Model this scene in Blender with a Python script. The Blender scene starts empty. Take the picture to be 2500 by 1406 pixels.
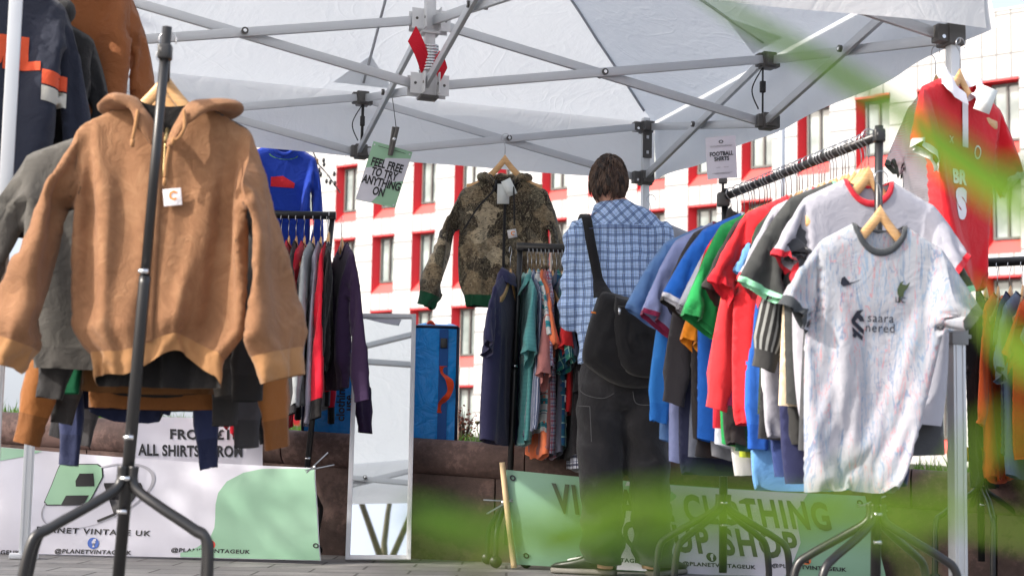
import bpy, bmesh, math, random
import numpy as np
from mathutils import Vector, Matrix, noise
from mathutils.bvhtree import BVHTree
R = math.radians
sc = bpy.context.scene
col = sc.collection
# ------------------------------------------------------------------ camera
FPX, PITCH, ROLL, HC = 3946.0, 0.1081, 0.020, 0.475
cp, sp, cr, sr = math.cos(PITCH), math.sin(PITCH), math.cos(ROLL), math.sin(ROLL)
FW = Vector((0, cp, sp)); ZU = Vector((0, -sp, cp)); XR = Vector((1, 0, 0))
RT = cr * XR + sr * ZU; UP = cr * ZU - sr * XR
cam = bpy.data.cameras.new('camera'); camo = bpy.data.objects.new('camera', cam); col.objects.link(camo)
m = Matrix.Identity(4)
for i in range(3):
    m[i][0], m[i][1], m[i][2] = RT[i], UP[i], -FW[i]
m[2][3] = HC
camo.matrix_world = m
cam.sensor_width = 36; cam.lens = FPX / 2500 * 36; cam.clip_start = .05; cam.clip_end = 2000
cam.dof.use_dof = True; cam.dof.focus_distance = 7.3; cam.dof.aperture_fstop = 4.5
sc.camera = camo
CAM = Vector((0, 0, HC))
def P(px, py, Y):
    """the point in the place, on the plane at distance Y, that the photo shows at (px, py)"""
    d = FW + RT * ((px - 1250) / FPX) - UP * ((py - 703) / FPX)
    return CAM + d * (Y / d.y)
# ------------------------------------------------------------------ light
SUN = Vector((-.74, -.34, .58)).normalized()
w = bpy.data.worlds.new('World'); sc.world = w; w.use_nodes = True
wn = w.node_tree.nodes; bg = wn['Background']
sky = wn.new('ShaderNodeTexSky'); sky.sky_type = 'NISHITA'; sky.sun_disc = False
sky.sun_elevation = math.asin(SUN.z); sky.sun_rotation = math.atan2(SUN.x, SUN.y)
sky.air_density = .7; sky.dust_density = 7.0; sky.ozone_density = 1.0
mxs = wn.new('ShaderNodeMix'); mxs.data_type = 'RGBA'; mxs.inputs[0].default_value = .38; mxs.inputs[7].default_value = (5.2, 5.5, 6.0, 1)   # thin high cloud over the blue
w.node_tree.links.new(sky.outputs[0], mxs.inputs[6]); w.node_tree.links.new(mxs.outputs[2], bg.inputs[0]); bg.inputs[1].default_value = .15
sl = bpy.data.lights.new('sun', 'SUN'); sl.energy = 2.5; sl.angle = R(.55); sl.color = (1, .94, .85)
so = bpy.data.objects.new('sun', sl); col.objects.link(so)
so.rotation_euler = (-SUN).to_track_quat('-Z', 'Y').to_euler()
vs = sc.view_settings; vs.view_transform = 'Standard'; vs.look = 'None'; vs.exposure = 1.12; vs.gamma = 1
try:
    sc.cycles.use_denoising = True; sc.cycles.denoiser = 'OPENIMAGEDENOISE'
    sc.cycles.max_bounces = 8; sc.cycles.transparent_max_bounces = 8
    sc.cycles.sample_clamp_indirect = 6
except Exception: pass
# ------------------------------------------------------------------ naming
def tag(o, label=None, cat=None, group=None, kind=None):
    if label: o['label'] = label
    if cat: o['category'] = cat
    if group: o['group'] = group
    if kind: o['kind'] = kind
    return o
def empty(name, loc, label, cat, group=None, yaw=0):
    o = bpy.data.objects.new(name, None); col.objects.link(o); o.empty_display_size = .05
    o.location = loc; o.rotation_euler = (0, 0, yaw)
    return tag(o, label, cat, group)
def copy_tree(o, parent=None):
    c = o.copy(); col.objects.link(c)
    if parent is not None: c.parent = parent
    for ch in list(o.children): copy_tree(ch, c)
    return c
# ------------------------------------------------------------------ materials
def L(t, a, b): t.links.new(a, b)
def srgb(r, g, b):
    f = lambda c: (c / 255 / 12.92) if c / 255 <= .04045 else ((c / 255 + .055) / 1.055) ** 2.4
    return (f(r), f(g), f(b), 1)
_mc = {}
def base_mat(name):
    mt = bpy.data.materials.new(name); mt.use_nodes = True
    t = mt.node_tree; return mt, t, t.nodes['Principled BSDF']
def nmath(t, op, a, b=None, clamp=False):
    n = t.nodes.new('ShaderNodeMath'); n.operation = op; n.use_clamp = clamp
    for i, v in enumerate((a, b)):
        if v is None: continue
        if isinstance(v, (int, float)): n.inputs[i].default_value = v
        else: L(t, v, n.inputs[i])
    return n.outputs[0]
def mixc(t, f, a, b, mode='MIX'):
    n = t.nodes.new('ShaderNodeMix'); n.data_type = 'RGBA'; n.blend_type = mode
    for s, v in ((n.inputs[0], f), (n.inputs[6], a), (n.inputs[7], b)):
        if isinstance(v, (int, float)): s.default_value = v
        elif isinstance(v, tuple): s.default_value = v
        else: L(t, v, s)
    return n.outputs[2]
def tex(t, kind, scale, vec=None, **kw):
    n = t.nodes.new(kind); n.inputs['Scale'].default_value = scale
    for k, v in kw.items():
        if k in n.inputs: n.inputs[k].default_value = v
        else: setattr(n, k, v)
    if vec is not None: L(t, vec, n.inputs['Vector'])
    return n
def ramp(t, fac, stops, interp='LINEAR'):
    n = t.nodes.new('ShaderNodeValToRGB'); n.color_ramp.interpolation = interp
    e = n.color_ramp.elements
    while len(e) < len(stops): e.new(.5)
    for i, (p, c) in enumerate(stops): e[i].position = p; e[i].color = c
    L(t, fac, n.inputs[0]); return n.outputs[0]
def bump(t, bs, h, strength, dist=.01):
    n = t.nodes.new('ShaderNodeBump'); n.inputs['Strength'].default_value = strength; n.inputs['Distance'].default_value = dist
    L(t, h, n.inputs['Height']); L(t, n.outputs[0], bs.inputs['Normal']); return n
def coord(t, which='Object', scale=None):
    c = t.nodes.new('ShaderNodeTexCoord').outputs[which]
    if scale:
        mp = t.nodes.new('ShaderNodeMapping'); mp.inputs['Scale'].default_value = scale; L(t, c, mp.inputs[0]); c = mp.outputs[0]
    return c
def plain(name, c, rough=.6, metal=0, var=.15, bscale=0, bstr=.3, spec=.5):
    if name in _mc: return _mc[name]
    mt, t, bs = base_mat(name)
    co = coord(t)
    nz = tex(t, 'ShaderNodeTexNoise', 9, co, Detail=5)
    k = nmath(t, 'ADD', nmath(t, 'MULTIPLY', nz.outputs[0], var * 2), 1 - var)
    L(t, mixc(t, 1.0, c, k, 'MULTIPLY'), bs.inputs['Base Color'])
    bs.inputs['Roughness'].default_value = rough; bs.inputs['Metallic'].default_value = metal
    bs.inputs['Specular IOR Level'].default_value = spec
    if bscale:
        b = tex(t, 'ShaderNodeTexNoise', bscale, co, Detail=4); bump(t, bs, b.outputs[0], bstr, .004)
    _mc[name] = mt; return mt
def finish_cloth(t, bs, colsock, weave=900, wr=.5, sheen=.15, crs=14, trans=0):
    """shared cloth finish: crumple bumps, weave, soft roughness"""
    co = coord(t)
    n1 = tex(t, 'ShaderNodeTexNoise', crs, co, Detail=6, Roughness=.6, Distortion=.6)
    n2 = tex(t, 'ShaderNodeTexNoise', weave, co, Detail=1)
    h = nmath(t, 'ADD', nmath(t, 'MULTIPLY', n1.outputs[0], 1.0), nmath(t, 'MULTIPLY', n2.outputs[0], .06))
    bump(t, bs, h, wr, .02)
    fade = nmath(t, 'ADD', nmath(t, 'MULTIPLY', tex(t, 'ShaderNodeTexNoise', 5, co, Detail=8).outputs[0], .4), .8)
    L(t, mixc(t, 1.0, colsock, fade, 'MULTIPLY'), bs.inputs['Base Color'])
    bs.inputs['Roughness'].default_value = .85; bs.inputs['Specular IOR Level'].default_value = .25
    bs.inputs['Sheen Weight'].default_value = sheen
def rgb(t, c):
    n = t.nodes.new('ShaderNodeRGB'); n.outputs[0].default_value = c; return n.outputs[0]
def cloth(r, g, b, wr=.5, crs=14):
    key = f'cloth_{r}_{g}_{b}_{wr}'
    if key in _mc: return _mc[key]
    mt, t, bs = base_mat(key); finish_cloth(t, bs, rgb(t, srgb(r, g, b)), wr=wr, crs=crs)
    _mc[key] = mt; return mt
def bands(name, base, lines, wr=.45, which='UV'):
    """woven or printed lines: (axis, period, offset, width, colour, strength) in metres of cloth"""
    if name in _mc: return _mc[name]
    mt, t, bs = base_mat(name)
    sx = t.nodes.new('ShaderNodeSeparateXYZ'); L(t, coord(t, which), sx.inputs[0])
    c = rgb(t, srgb(*base))
    for ax, per, off, wd, cc, st in lines:
        v = nmath(t, 'FRACT', nmath(t, 'DIVIDE', nmath(t, 'ADD', sx.outputs[ax], off + 50), per))
        f = nmath(t, 'MULTIPLY', nmath(t, 'LESS_THAN', v, wd / per), st)
        c = mixc(t, f, c, srgb(*cc))
    finish_cloth(t, bs, c, wr=wr); _mc[name] = mt; return mt
# ------------------------------------------------------------------ mesh builder
class MB:
    def __init__(s): s.v = []; s.f = []; s.m = []; s.uv = []
    def add(s, verts, faces, mi=0, uvs=None):
        o = len(s.v); s.v += [tuple(p) for p in verts]
        s.uv += [tuple(u) for u in uvs] if uvs is not None else [(p[0], p[2]) for p in verts]
        for f in faces: s.f.append(tuple(i + o for i in f)); s.m.append(mi)
    def box(s, c, d, mi=0, rot=None, bev=0):
        x, y, z = d[0] / 2, d[1] / 2, d[2] / 2
        if bev:
            b = bmesh.new(); bmesh.ops.create_cube(b, size=1); bmesh.ops.scale(b, vec=d, verts=b.verts)
            bmesh.ops.bevel(b, geom=b.edges[:], offset=bev, segments=2, affect='EDGES', profile=.6)
            b.verts.ensure_lookup_table(); vs_ = [v.co.copy() for v in b.verts]; fs = [[v.index for v in f.verts] for f in b.faces]; b.free()
        else:
            vs_ = [Vector((i, j, k)) for i in (-x, x) for j in (-y, y) for k in (-z, z)]
            fs = [(0, 1, 3, 2), (4, 6, 7, 5), (0, 4, 5, 1), (2, 3, 7, 6), (0, 2, 6, 4), (1, 5, 7, 3)]
        c = Vector(c)
        s.add([(rot @ v if rot else v) + c for v in vs_], fs, mi)
    def bar(s, a, b, wd, ht, mi=0, side=None, bev=0):
        a, b = Vector(a), Vector(b); d = b - a; n = d.normalized()
        sd = (Vector(side) if side is not None else n.cross(Vector((0, 0, 1)))); sd = (sd - n * sd.dot(n)).normalized()
        u = sd.cross(n).normalized()
        rot = Matrix((sd, n, u)).transposed()
        s.box((a + b) / 2, (wd, d.length, ht), mi, rot, bev)
    def tube(s, pts, r, n=10, mi=0, cap=True):
        pts = [Vector(p) for p in pts]; k = len(pts); rs = r if hasattr(r, '__len__') else [r] * k
        nrm = None; vs_ = []; fs = []
        for i, p in enumerate(pts):
            t = (pts[min(i + 1, k - 1)] - pts[max(i - 1, 0)]).normalized()
            if nrm is None: nrm = t.orthogonal().normalized()
            nrm = (nrm - t * nrm.dot(t)).normalized(); bn = t.cross(nrm)
            for j in range(n):
                a = 2 * math.pi * j / n; vs_.append(p + (nrm * math.cos(a) + bn * math.sin(a)) * rs[i])
        for i in range(k - 1):
            for j in range(n): fs.append((i * n + j, i * n + (j + 1) % n, (i + 1) * n + (j + 1) % n, (i + 1) * n + j))
        if cap: fs += [tuple(range(n - 1, -1, -1)), tuple((k - 1) * n + j for j in range(n))]
        s.add(vs_, fs, mi)
    def rings(s, A, U=None, mi=0, closed=True):
        """A[k][n] = ring of points"""
        k, n = len(A), len(A[0]); vs_ = [p for r in A for p in r]; fs = []
        for i in range(k - 1):
            for j in range(n if closed else n - 1): fs.append((i * n + j, i * n + (j + 1) % n, (i + 1) * n + (j + 1) % n, (i + 1) * n + j))
        s.add(vs_, fs, mi, [u for r in U for u in r] if U is not None else None)
    def grid(s, fn, nu, nv, mi=0):
        vs_ = []; uv = []
        for i in range(nu + 1):
            for j in range(nv + 1):
                vs_.append(fn(i / nu, j / nv)); uv.append((i / nu, j / nv))
        s.add(vs_, [(i * (nv + 1) + j, (i + 1) * (nv + 1) + j, (i + 1) * (nv + 1) + j + 1, i * (nv + 1) + j + 1) for i in range(nu) for j in range(nv)], mi, uv)
    def build(s, name, mats, parent=None, smooth=True, origin=None, auto=None):
        me = bpy.data.meshes.new(name)
        o0 = Vector(origin) if origin is not None else Vector((0, 0, 0))
        me.from_pydata([tuple(Vector(p) - o0) for p in s.v], [], s.f)
        mats = mats if isinstance(mats, (list, tuple)) else [mats]
        for mt in mats: me.materials.append(mt)
        me.polygons.foreach_set('material_index', s.m)
        ul = me.uv_layers.new(name='UVMap')
        li = np.zeros(len(me.loops), dtype=np.int32); me.loops.foreach_get('vertex_index', li)
        ul.data.foreach_set('uv', np.array(s.uv, dtype=np.float32)[li].ravel())
        me.polygons.foreach_set('use_smooth', [smooth] * len(me.polygons))
        me.update()
        if smooth and auto:
            me.set_sharp_from_angle(angle=R(auto))
        o = bpy.data.objects.new(name, me); col.objects.link(o)
        if parent is not None: o.parent = parent
        elif origin is not None: o.location = o0
        return o
_tc = {}
def text2d(body, bold=.0, spacing=1.0, line=1.0):
    """flat lettering as 2-D points and faces, centred, capital height about .7"""
    key = (body, bold, spacing, line)
    if key in _tc: return _tc[key]
    cu = bpy.data.curves.new('lettering', 'FONT'); cu.body = body; cu.align_x = 'CENTER'; cu.align_y = 'CENTER'
    cu.offset = bold; cu.space_character = spacing; cu.space_line = line; cu.resolution_u = 3
    ob = bpy.data.objects.new('lettering', cu); col.objects.link(ob)
    dg = bpy.context.evaluated_depsgraph_get(); me = ob.evaluated_get(dg).to_mesh()
    V = [(v.co.x, v.co.y) for v in me.vertices]; F = [tuple(p.vertices) for p in me.polygons]
    ob.evaluated_get(dg).to_mesh_clear(); bpy.data.objects.remove(ob); bpy.data.curves.remove(cu)
    _tc[key] = (V, F); return V, F
def poly2d(pts, n=0): return [tuple(p) for p in pts], [tuple(range(len(pts)))]
def disc2d(r, n=24): return poly2d([(r * math.cos(2 * math.pi * i / n), r * math.sin(2 * math.pi * i / n)) for i in range(n)])
def ring2d(ra, rb, w_, n=48, rot=0, a0=0, a1=6.2832):
    V = []; F = []
    for i in range(n + 1):
        a = a0 + (a1 - a0) * i / n
        for k in (1 - w_ / 2, 1 + w_ / 2):
            x, y = ra * k * math.cos(a), rb * k * math.sin(a)
            V.append((x * math.cos(rot) - y * math.sin(rot), x * math.sin(rot) + y * math.cos(rot)))
    for i in range(n): F.append((2 * i, 2 * i + 1, 2 * i + 3, 2 * i + 2))
    return V, F
def subdiv2d(VF, ln):
    V, F = VF; b = bmesh.new(); vv = [b.verts.new((x, y, 0)) for x, y in V]
    for f in F:
        try: b.faces.new([vv[i] for i in f])
        except ValueError: pass
    bmesh.ops.triangulate(b, faces=b.faces[:])
    for _ in range(5):
        es = [e for e in b.edges if e.calc_length() > ln]
        if not es: break
        bmesh.ops.subdivide_edges(b, edges=es, cuts=1)
        bmesh.ops.triangulate(b, faces=[f for f in b.faces if len(f.verts) > 3])
    b.verts.index_update()
    r = ([(v.co.x, v.co.y) for v in b.verts], [tuple(v.index for v in f.verts) for f in b.faces]); b.free(); return r
def tf2d(VF, s=1, dx=0, dy=0, shear=0, sy=None, rot=0):
    V, F = VF; sy = s if sy is None else sy; c, n = math.cos(rot), math.sin(rot)
    o = []
    for x, y in V:
        x, y = x * s + y * sy * shear, y * sy
        o.append((x * c - y * n + dx, x * n + y * c + dy))
    return o, F
def nz3(x, y, z): return noise.noise(Vector((x, y, z)))
def lerp_prof(knots, x):
    xs = [k[0] for k in knots]; ys = [k[1] for k in knots]
    if x <= xs[0]: return ys[0]
    for i in range(len(xs) - 1):
        if x <= xs[i + 1]:
            t = (x - xs[i]) / (xs[i + 1] - xs[i]); 
            return ys[i] + (ys[i + 1] - ys[i]) * t
    return ys[-1]
def smooth_path(pts, n=8):
    """Catmull-Rom through points"""
    pts = [Vector(p) for p in pts]; o = []
    for i in range(len(pts) - 1):
        p0 = pts[max(i - 1, 0)]; p1 = pts[i]; p2 = pts[i + 1]; p3 = pts[min(i + 2, len(pts) - 1)]
        for k in range(n):
            t = k / n
            o.append(.5 * ((2 * p1) + (p2 - p0) * t + (2 * p0 - 5 * p1 + 4 * p2 - p3) * t * t + (3 * p1 - p0 - 3 * p2 + p3) * t ** 3))
    o.append(pts[-1]); return o
# ------------------------------------------------------------------ the setting: ground, planter soil, grass, wall
def mat_ground():
    mt, t, bs = base_mat('paving')
    co = coord(t)
    br = tex(t, 'ShaderNodeTexBrick', 1.0, co)
    br.offset = .5; br.inputs['Mortar Size'].default_value = .006
    br.inputs['Brick Width'].default_value = .42; br.inputs['Row Height'].default_value = .24
    br.inputs['Color1'].default_value = (.20, .195, .19, 1); br.inputs['Color2'].default_value = (.13, .125, .125, 1); br.inputs['Mortar'].default_value = (.06, .058, .055, 1)
    br.inputs['Bias'].default_value = -.2
    n = tex(t, 'ShaderNodeTexNoise', 40, co, Detail=8); n2 = tex(t, 'ShaderNodeTexNoise', 1.7, co, Detail=6)
    k = nmath(t, 'ADD', nmath(t, 'MULTIPLY', n.outputs[0], .5), nmath(t, 'MULTIPLY', n2.outputs[0], .9))
    L(t, mixc(t, 1, br.outputs[0], nmath(t, 'ADD', k, .35), 'MULTIPLY'), bs.inputs['Base Color'])
    bs.inputs['Roughness'].default_value = .85
    bump(t, bs, nmath(t, 'ADD', nmath(t, 'MULTIPLY', br.outputs['Fac'], -1), nmath(t, 'MULTIPLY', n.outputs[0], .4)), .5, .006)
    return mt
mb = MB(); mb.add([(-900, -900, 0), (900, -900, 0), (900, 900, 0), (-900, 900, 0)], [(0, 1, 2, 3)])
tag(mb.build('ground', mat_ground(), smooth=False), kind='structure')
WA, WB = Vector((-5.2, 9.78, 0)), Vector((4.6, 6.25, 0))         # line of the wall face, left to right
WD = (WB - WA).normalized(); WN = Vector((WD.y, -WD.x, 0))        # normal towards the stall
if WN.y > 0: WN = -WN
def wall_at(X): t = (X - WA.x) / (WB.x - WA.x); return WA.lerp(WB, t)
def cap_z(X): return .585 - .047 * (X + .3)
def mat_stone(name, c, sc_=30):
    mt, t, bs = base_mat(name); co = coord(t)
    n = tex(t, 'ShaderNodeTexNoise', sc_, co, Detail=9, Roughness=.7); n2 = tex(t, 'ShaderNodeTexNoise', 3, co, Detail=6)
    f = nmath(t, 'ADD', nmath(t, 'MULTIPLY', n.outputs[0], .8), nmath(t, 'MULTIPLY', n2.outputs[0], 1.0))
    L(t, ramp(t, f, [(.55, (c[0] * .35, c[1] * .33, c[2] * .33, 1)), (.9, c), (1.25, (c[0] * 1.7, c[1] * 1.7, c[2] * 1.7, 1))]), bs.inputs['Base Color'])
    bs.inputs['Roughness'].default_value = .75; bump(t, bs, f, .55, .01); return mt
M_cap = mat_stone('coping_stone', (.115, .07, .06, 1)); M_wall = mat_stone('wall_stone', (.085, .052, .044, 1), 18)
wroot = empty('planter_wall', wall_at(0), 'low dark red stone wall with rounded coping behind the banners', 'wall')
LW = (WB - WA).length
k = 0; s0 = 0.0
rnd = random.Random(5)
while s0 < LW - .05:
    ln = .66 if k % 5 else .5; s1 = min(s0 + ln, LW)
    mb = MB(); A = []; 
    N = 22
    prof = [(-.36, -.16)] + [(-.30, .0)] + [(.0 - .06 + .065 * math.sin(a) , -.09 + .09 * math.cos(a)) for a in [math.pi * i / 12 for i in range(13)]] + [(-.36, -.185)]
    for i, s in enumerate((s0 + .004, s0 + .012, s1 - .012, s1 - .004)):
        q = WA + WD * s; zc = cap_z(q.x); sh = .985 if i in (0, 3) else 1
        A.append([q + WN * (.03 + (a * sh)) + Vector((0, 0, zc + b * sh)) for a, b in prof])
    mb.rings(A, closed=True)
    n = len(prof); mb.f += [tuple(range(n - 1, -1, -1)), tuple(3 * n + j for j in range(n))]; mb.m += [0, 0]
    mb.build('coping', M_cap, wroot, origin=wroot.location, auto=40)
    s0 = s1; k += 1
mb = MB(); s0 = 0.0; rows = [(0, .2), (.2, .4)]
while s0 < LW - .02:
    s1 = min(s0 + .78, LW)
    q0 = WA + WD * (s0 + .004); q1 = WA + WD * (s1 - .004)
    zt0, zt1 = cap_z(q0.x) - .175, cap_z(q1.x) - .175
    a = [q0, q1, q1 - WN * .3, q0 - WN * .3]; zt = [zt0, zt1, zt1, zt0]
    mb.add([p + Vector((0, 0, -.05)) for p in a] + [p + Vector((0, 0, z)) for p, z in zip(a, zt)], [(0, 1, 5, 4), (1, 2, 6, 5), (2, 3, 7, 6), (3, 0, 4, 7), (4, 5, 6, 7)])
    s0 = s1
mb.build('wall_blocks', M_wall, wroot, smooth=False, origin=wroot.location)
# soil bed behind the wall, sloping back, with grass
def soil(X, back): return cap_z(X) - .06 + .012 * back
M_soil = plain('soil', (.035, .03, .018, 1), .95, var=.4, bscale=60, bstr=.8)
mb = MB()
mb.grid(lambda u, v: (WA + WD * LW * u - WN * (.34 + 7 * v)) + Vector((0, 0, soil((WA + WD * LW * u).x, 7 * v))), 20, 10)
tag(mb.build('ground_planter_bed', M_soil), kind='structure')
def mat_leaf(name, c, c2, trans=.4, rough=.45):
    mt, t, bs = base_mat(name); co = coord(t)
    n = tex(t, 'ShaderNodeTexNoise', 6, co, Detail=3)
    cc = ramp(t, n.outputs[0], [(.35, c), (.7, c2)])
    L(t, cc, bs.inputs['Base Color']); bs.inputs['Roughness'].default_value = rough; bs.inputs['Specular IOR Level'].default_value = .3 if rough < .6 else .1
    tr = t.nodes.new('ShaderNodeBsdfTranslucent'); L(t, cc, tr.inputs[0])
    mx = t.nodes.new('ShaderNodeMixShader'); mx.inputs[0].default_value = trans
    L(t, bs.outputs[0], mx.inputs[1]); L(t, tr.outputs[0], mx.inputs[2]); L(t, mx.outputs[0], t.nodes['Material Output'].inputs[0]); return mt
M_grass = mat_leaf('grass_blades', (.07, .16, .02, 1), (.16, .30, .04, 1))
mb = MB(); rnd = random.Random(2)
for i in range(16000):
    s = rnd.uniform(1.2, LW - .4); b = .36 + 2.4 * rnd.random() ** 2
    q = WA + WD * s - WN * b; z0 = soil(q.x, b - .34) - .01
    h = rnd.uniform(.05, .13) * (1.5 if rnd.random() < .08 else 1); a = rnd.uniform(0, 6.28); ln = rnd.uniform(.2, .7) * h
    wv = Vector((math.cos(a), math.sin(a), 0)) * rnd.uniform(.002, .0045); d = Vector((-math.sin(a), math.cos(a), 0)) * ln
    p = q + Vector((0, 0, z0))
    mb.add([p - wv, p + wv, p + d * .35 + wv * .8 + Vector((0, 0, h * .6)), p + d * .35 - wv * .8 + Vector((0, 0, h * .6)), p + d + Vector((0, 0, h))], [(0, 1, 2, 3), (3, 2, 4)])
tag(mb.build('grass', M_grass), 'bright green grass growing on the bed behind the low wall', 'grass', kind='stuff')
# ------------------------------------------------------------------ building
F0 = Vector(((810 - 1250) / FPX * 65, 65, 0)); FD = Vector((1.652, -1.274, 0)); CW = FD.length; FD.normalize()
FN = Vector((FD.y, -FD.x, 0)); FN = FN if FN.y < 0 else -FN       # outward normal, to the street
def fp(n, z, out=0): return F0 + FD * (n * CW) + FN * out + Vector((0, 0, z))
ZT = [HC + 11.9 - 3.0 * i for i in range(4)]; OH, OW = 2.35, .56
N0, N1 = -3, 17
def mat_facade():
    mt, t, bs = base_mat('white_cladding')
    sx = t.nodes.new('ShaderNodeSeparateXYZ'); L(t, coord(t, 'UV'), sx.inputs[0])
    f = 0
    for ax, per, off in ((0, 1.0, 0.0), (0, 1.0, .56), (0, 1.0, .78), (1, 3.0, 0.02), (1, 3.0, .68), (1, 3.0, 1.9)):
        v = nmath(t, 'FRACT', nmath(t, 'DIVIDE', nmath(t, 'ADD', sx.outputs[ax], off + 90), per))
        l = nmath(t, 'LESS_THAN', v, (.022 if ax == 0 else .05) / per)
        f = l if f == 0 else nmath(t, 'MAXIMUM', f, l)
    n = tex(t, 'ShaderNodeTexNoise', .6, coord(t), Detail=5)
    c = mixc(t, nmath(t, 'MULTIPLY', n.outputs[0], .5), (.42, .42, .42, 1), (.385, .39, .395, 1))
    L(t, mixc(t, f, c, (.13, .13, .13, 1)), bs.inputs['Base Color']); bs.inputs['Roughness'].default_value = .5; return mt
M_fac = mat_facade(); M_red = plain('red_window_surround', srgb(196, 40, 48), .45, var=.08); M_sill = plain('sunlit_red_sill', srgb(208, 84, 80), .5, var=.08)  # sill is the surround red made paler, sunlight mixed into the colour
M_fr = plain('dark_window_frame', (.09, .09, .085, 1), .4); 
def mat_pane():
    mt, t, bs = base_mat('window_glass'); sx = t.nodes.new('ShaderNodeSeparateXYZ'); L(t, coord(t, 'Object'), sx.inputs[0])
    n = tex(t, 'ShaderNodeTexNoise', .8, coord(t, 'Object'), Detail=3)
    L(t, ramp(t, n.outputs[0], [(.4, (.15, .19, .19, 1)), (.62, (.36, .42, .41, 1))]), bs.inputs['Base Color'])
    bs.inputs['Roughness'].default_value = .08; bs.inputs['Specular IOR Level'].default_value = .8; return mt
M_pane = mat_pane()
broot = empty('apartment_building', fp(3, 0), 'white panelled building with rows of deep red framed windows', 'building')
mb = MB(); zbot, ztop = -1.5, HC + 14.0
def fq(n0, n1, z0, z1):
    mb.add([fp(n0, z0), fp(n1, z0), fp(n1, z1), fp(n0, z1)], [(0, 1, 2, 3)], 0, [(n0, z0), (n1, z0), (n1, z1), (n0, z1)])
for n in range(N0, N1):
    fq(n + OW, n + 1, zbot, ztop)
    zs = [ztop] + [q for z in ZT for q in (z, z - OH)] + [zbot]
    for i in range(0, len(zs), 2): fq(n, n + OW, zs[i + 1], zs[i])
a, b = fp(N0, 0), fp(N1, 0); back = -FN * 14
for z in (ztop,): mb.add([a + Vector((0, 0, z)), b + Vector((0, 0, z)), b + back + Vector((0, 0, z)), a + back + Vector((0, 0, z))], [(0, 1, 2, 3)])
mb.add([b + Vector((0, 0, zbot)), b + back + Vector((0, 0, zbot)), b + back + Vector((0, 0, ztop)), b + Vector((0, 0, ztop))], [(0, 1, 2, 3)])
mb.add([a + Vector((0, 0, zbot)), a + back + Vector((0, 0, zbot)), a + back + Vector((0, 0, ztop)), a + Vector((0, 0, ztop))], [(0, 1, 2, 3)])
mb.build('wall', M_fac, broot, smooth=False, origin=broot.location)
mb = MB(); mb.bar(fp(N0, ztop + .03, -.12), fp(N1, ztop + .03, -.12), .3, .06, side=FN); mb.build('parapet', plain('parapet', (.5, .51, .52, 1), .5), broot, smooth=False, origin=broot.location)
def window(n, zt):
    D = .36; w0, w1 = n, n + OW; zb = zt - OH; zs = zb + .46
    o = fp(n, zt)
    mb = MB()
    i0 = w0 + .10; i1 = w1
    mb.add([fp(w0, zb), fp(i0, zs, -D), fp(i0, zt - .1, -D), fp(w0, zt)], [(0, 1, 2, 3)], 0)                   # left jamb
    mb.add([fp(w0, zt), fp(i0, zt - .1, -D), fp(i1 - .02, zt - .1, -D), fp(w1, zt)], [(0, 1, 2, 3)], 0)           # head
    mb.add([fp(w1, zb), fp(i1 - .02, zs, -D), fp(i1 - .02, zt - .1, -D), fp(w1, zt)], [(3, 2, 1, 0)], 0)
    mb.add([fp(w0, zb), fp(w1, zb), fp(i1 - .02, zs, -D), fp(i0, zs, -D)], [(0, 1, 2, 3)], 1)                    # sloping sill
    for (x0, x1, z0, z1) in ((w0, w1, zt - .07, zt),):
        mb.bar(fp(x0, (z0 + z1) / 2, .02), fp(x1, (z0 + z1) / 2, .02), .05, z1 - z0, 0, side=FN)
    wd = mb.build('window', [M_red, M_sill], broot, smooth=False, origin=broot.location)
    g = MB(); im = (i0 + i1) / 2
    for (x0, x1) in ((i0, im - .01), (im + .01, i1 - .02)):
        g.add([fp(x0, zs, -D + .01), fp(x1, zs, -D + .01), fp(x1, zt - .1, -D + .01), fp(x0, zt - .1, -D + .01)], [(0, 1, 2, 3)])
    pn = g.build('pane', M_pane, wd, smooth=False, origin=broot.location)
    f = MB(); th = .07
    for x in (i0 + .02, im, i1 - .04): f.bar(fp(x, zs, -D + .05), fp(x, zt - .1, -D + .05), .06, th, side=FN)
    for z in (zs + .04, zt - .14): f.bar(fp(i0, z, -D + .052), fp(i1 - .02, z, -D + .052), .06, th, side=FN)
    f.build('frame', M_fr, wd, smooth=False, origin=broot.location)
for n in range(N0, N1):
    for zt in ZT: window(n, zt)
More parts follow.
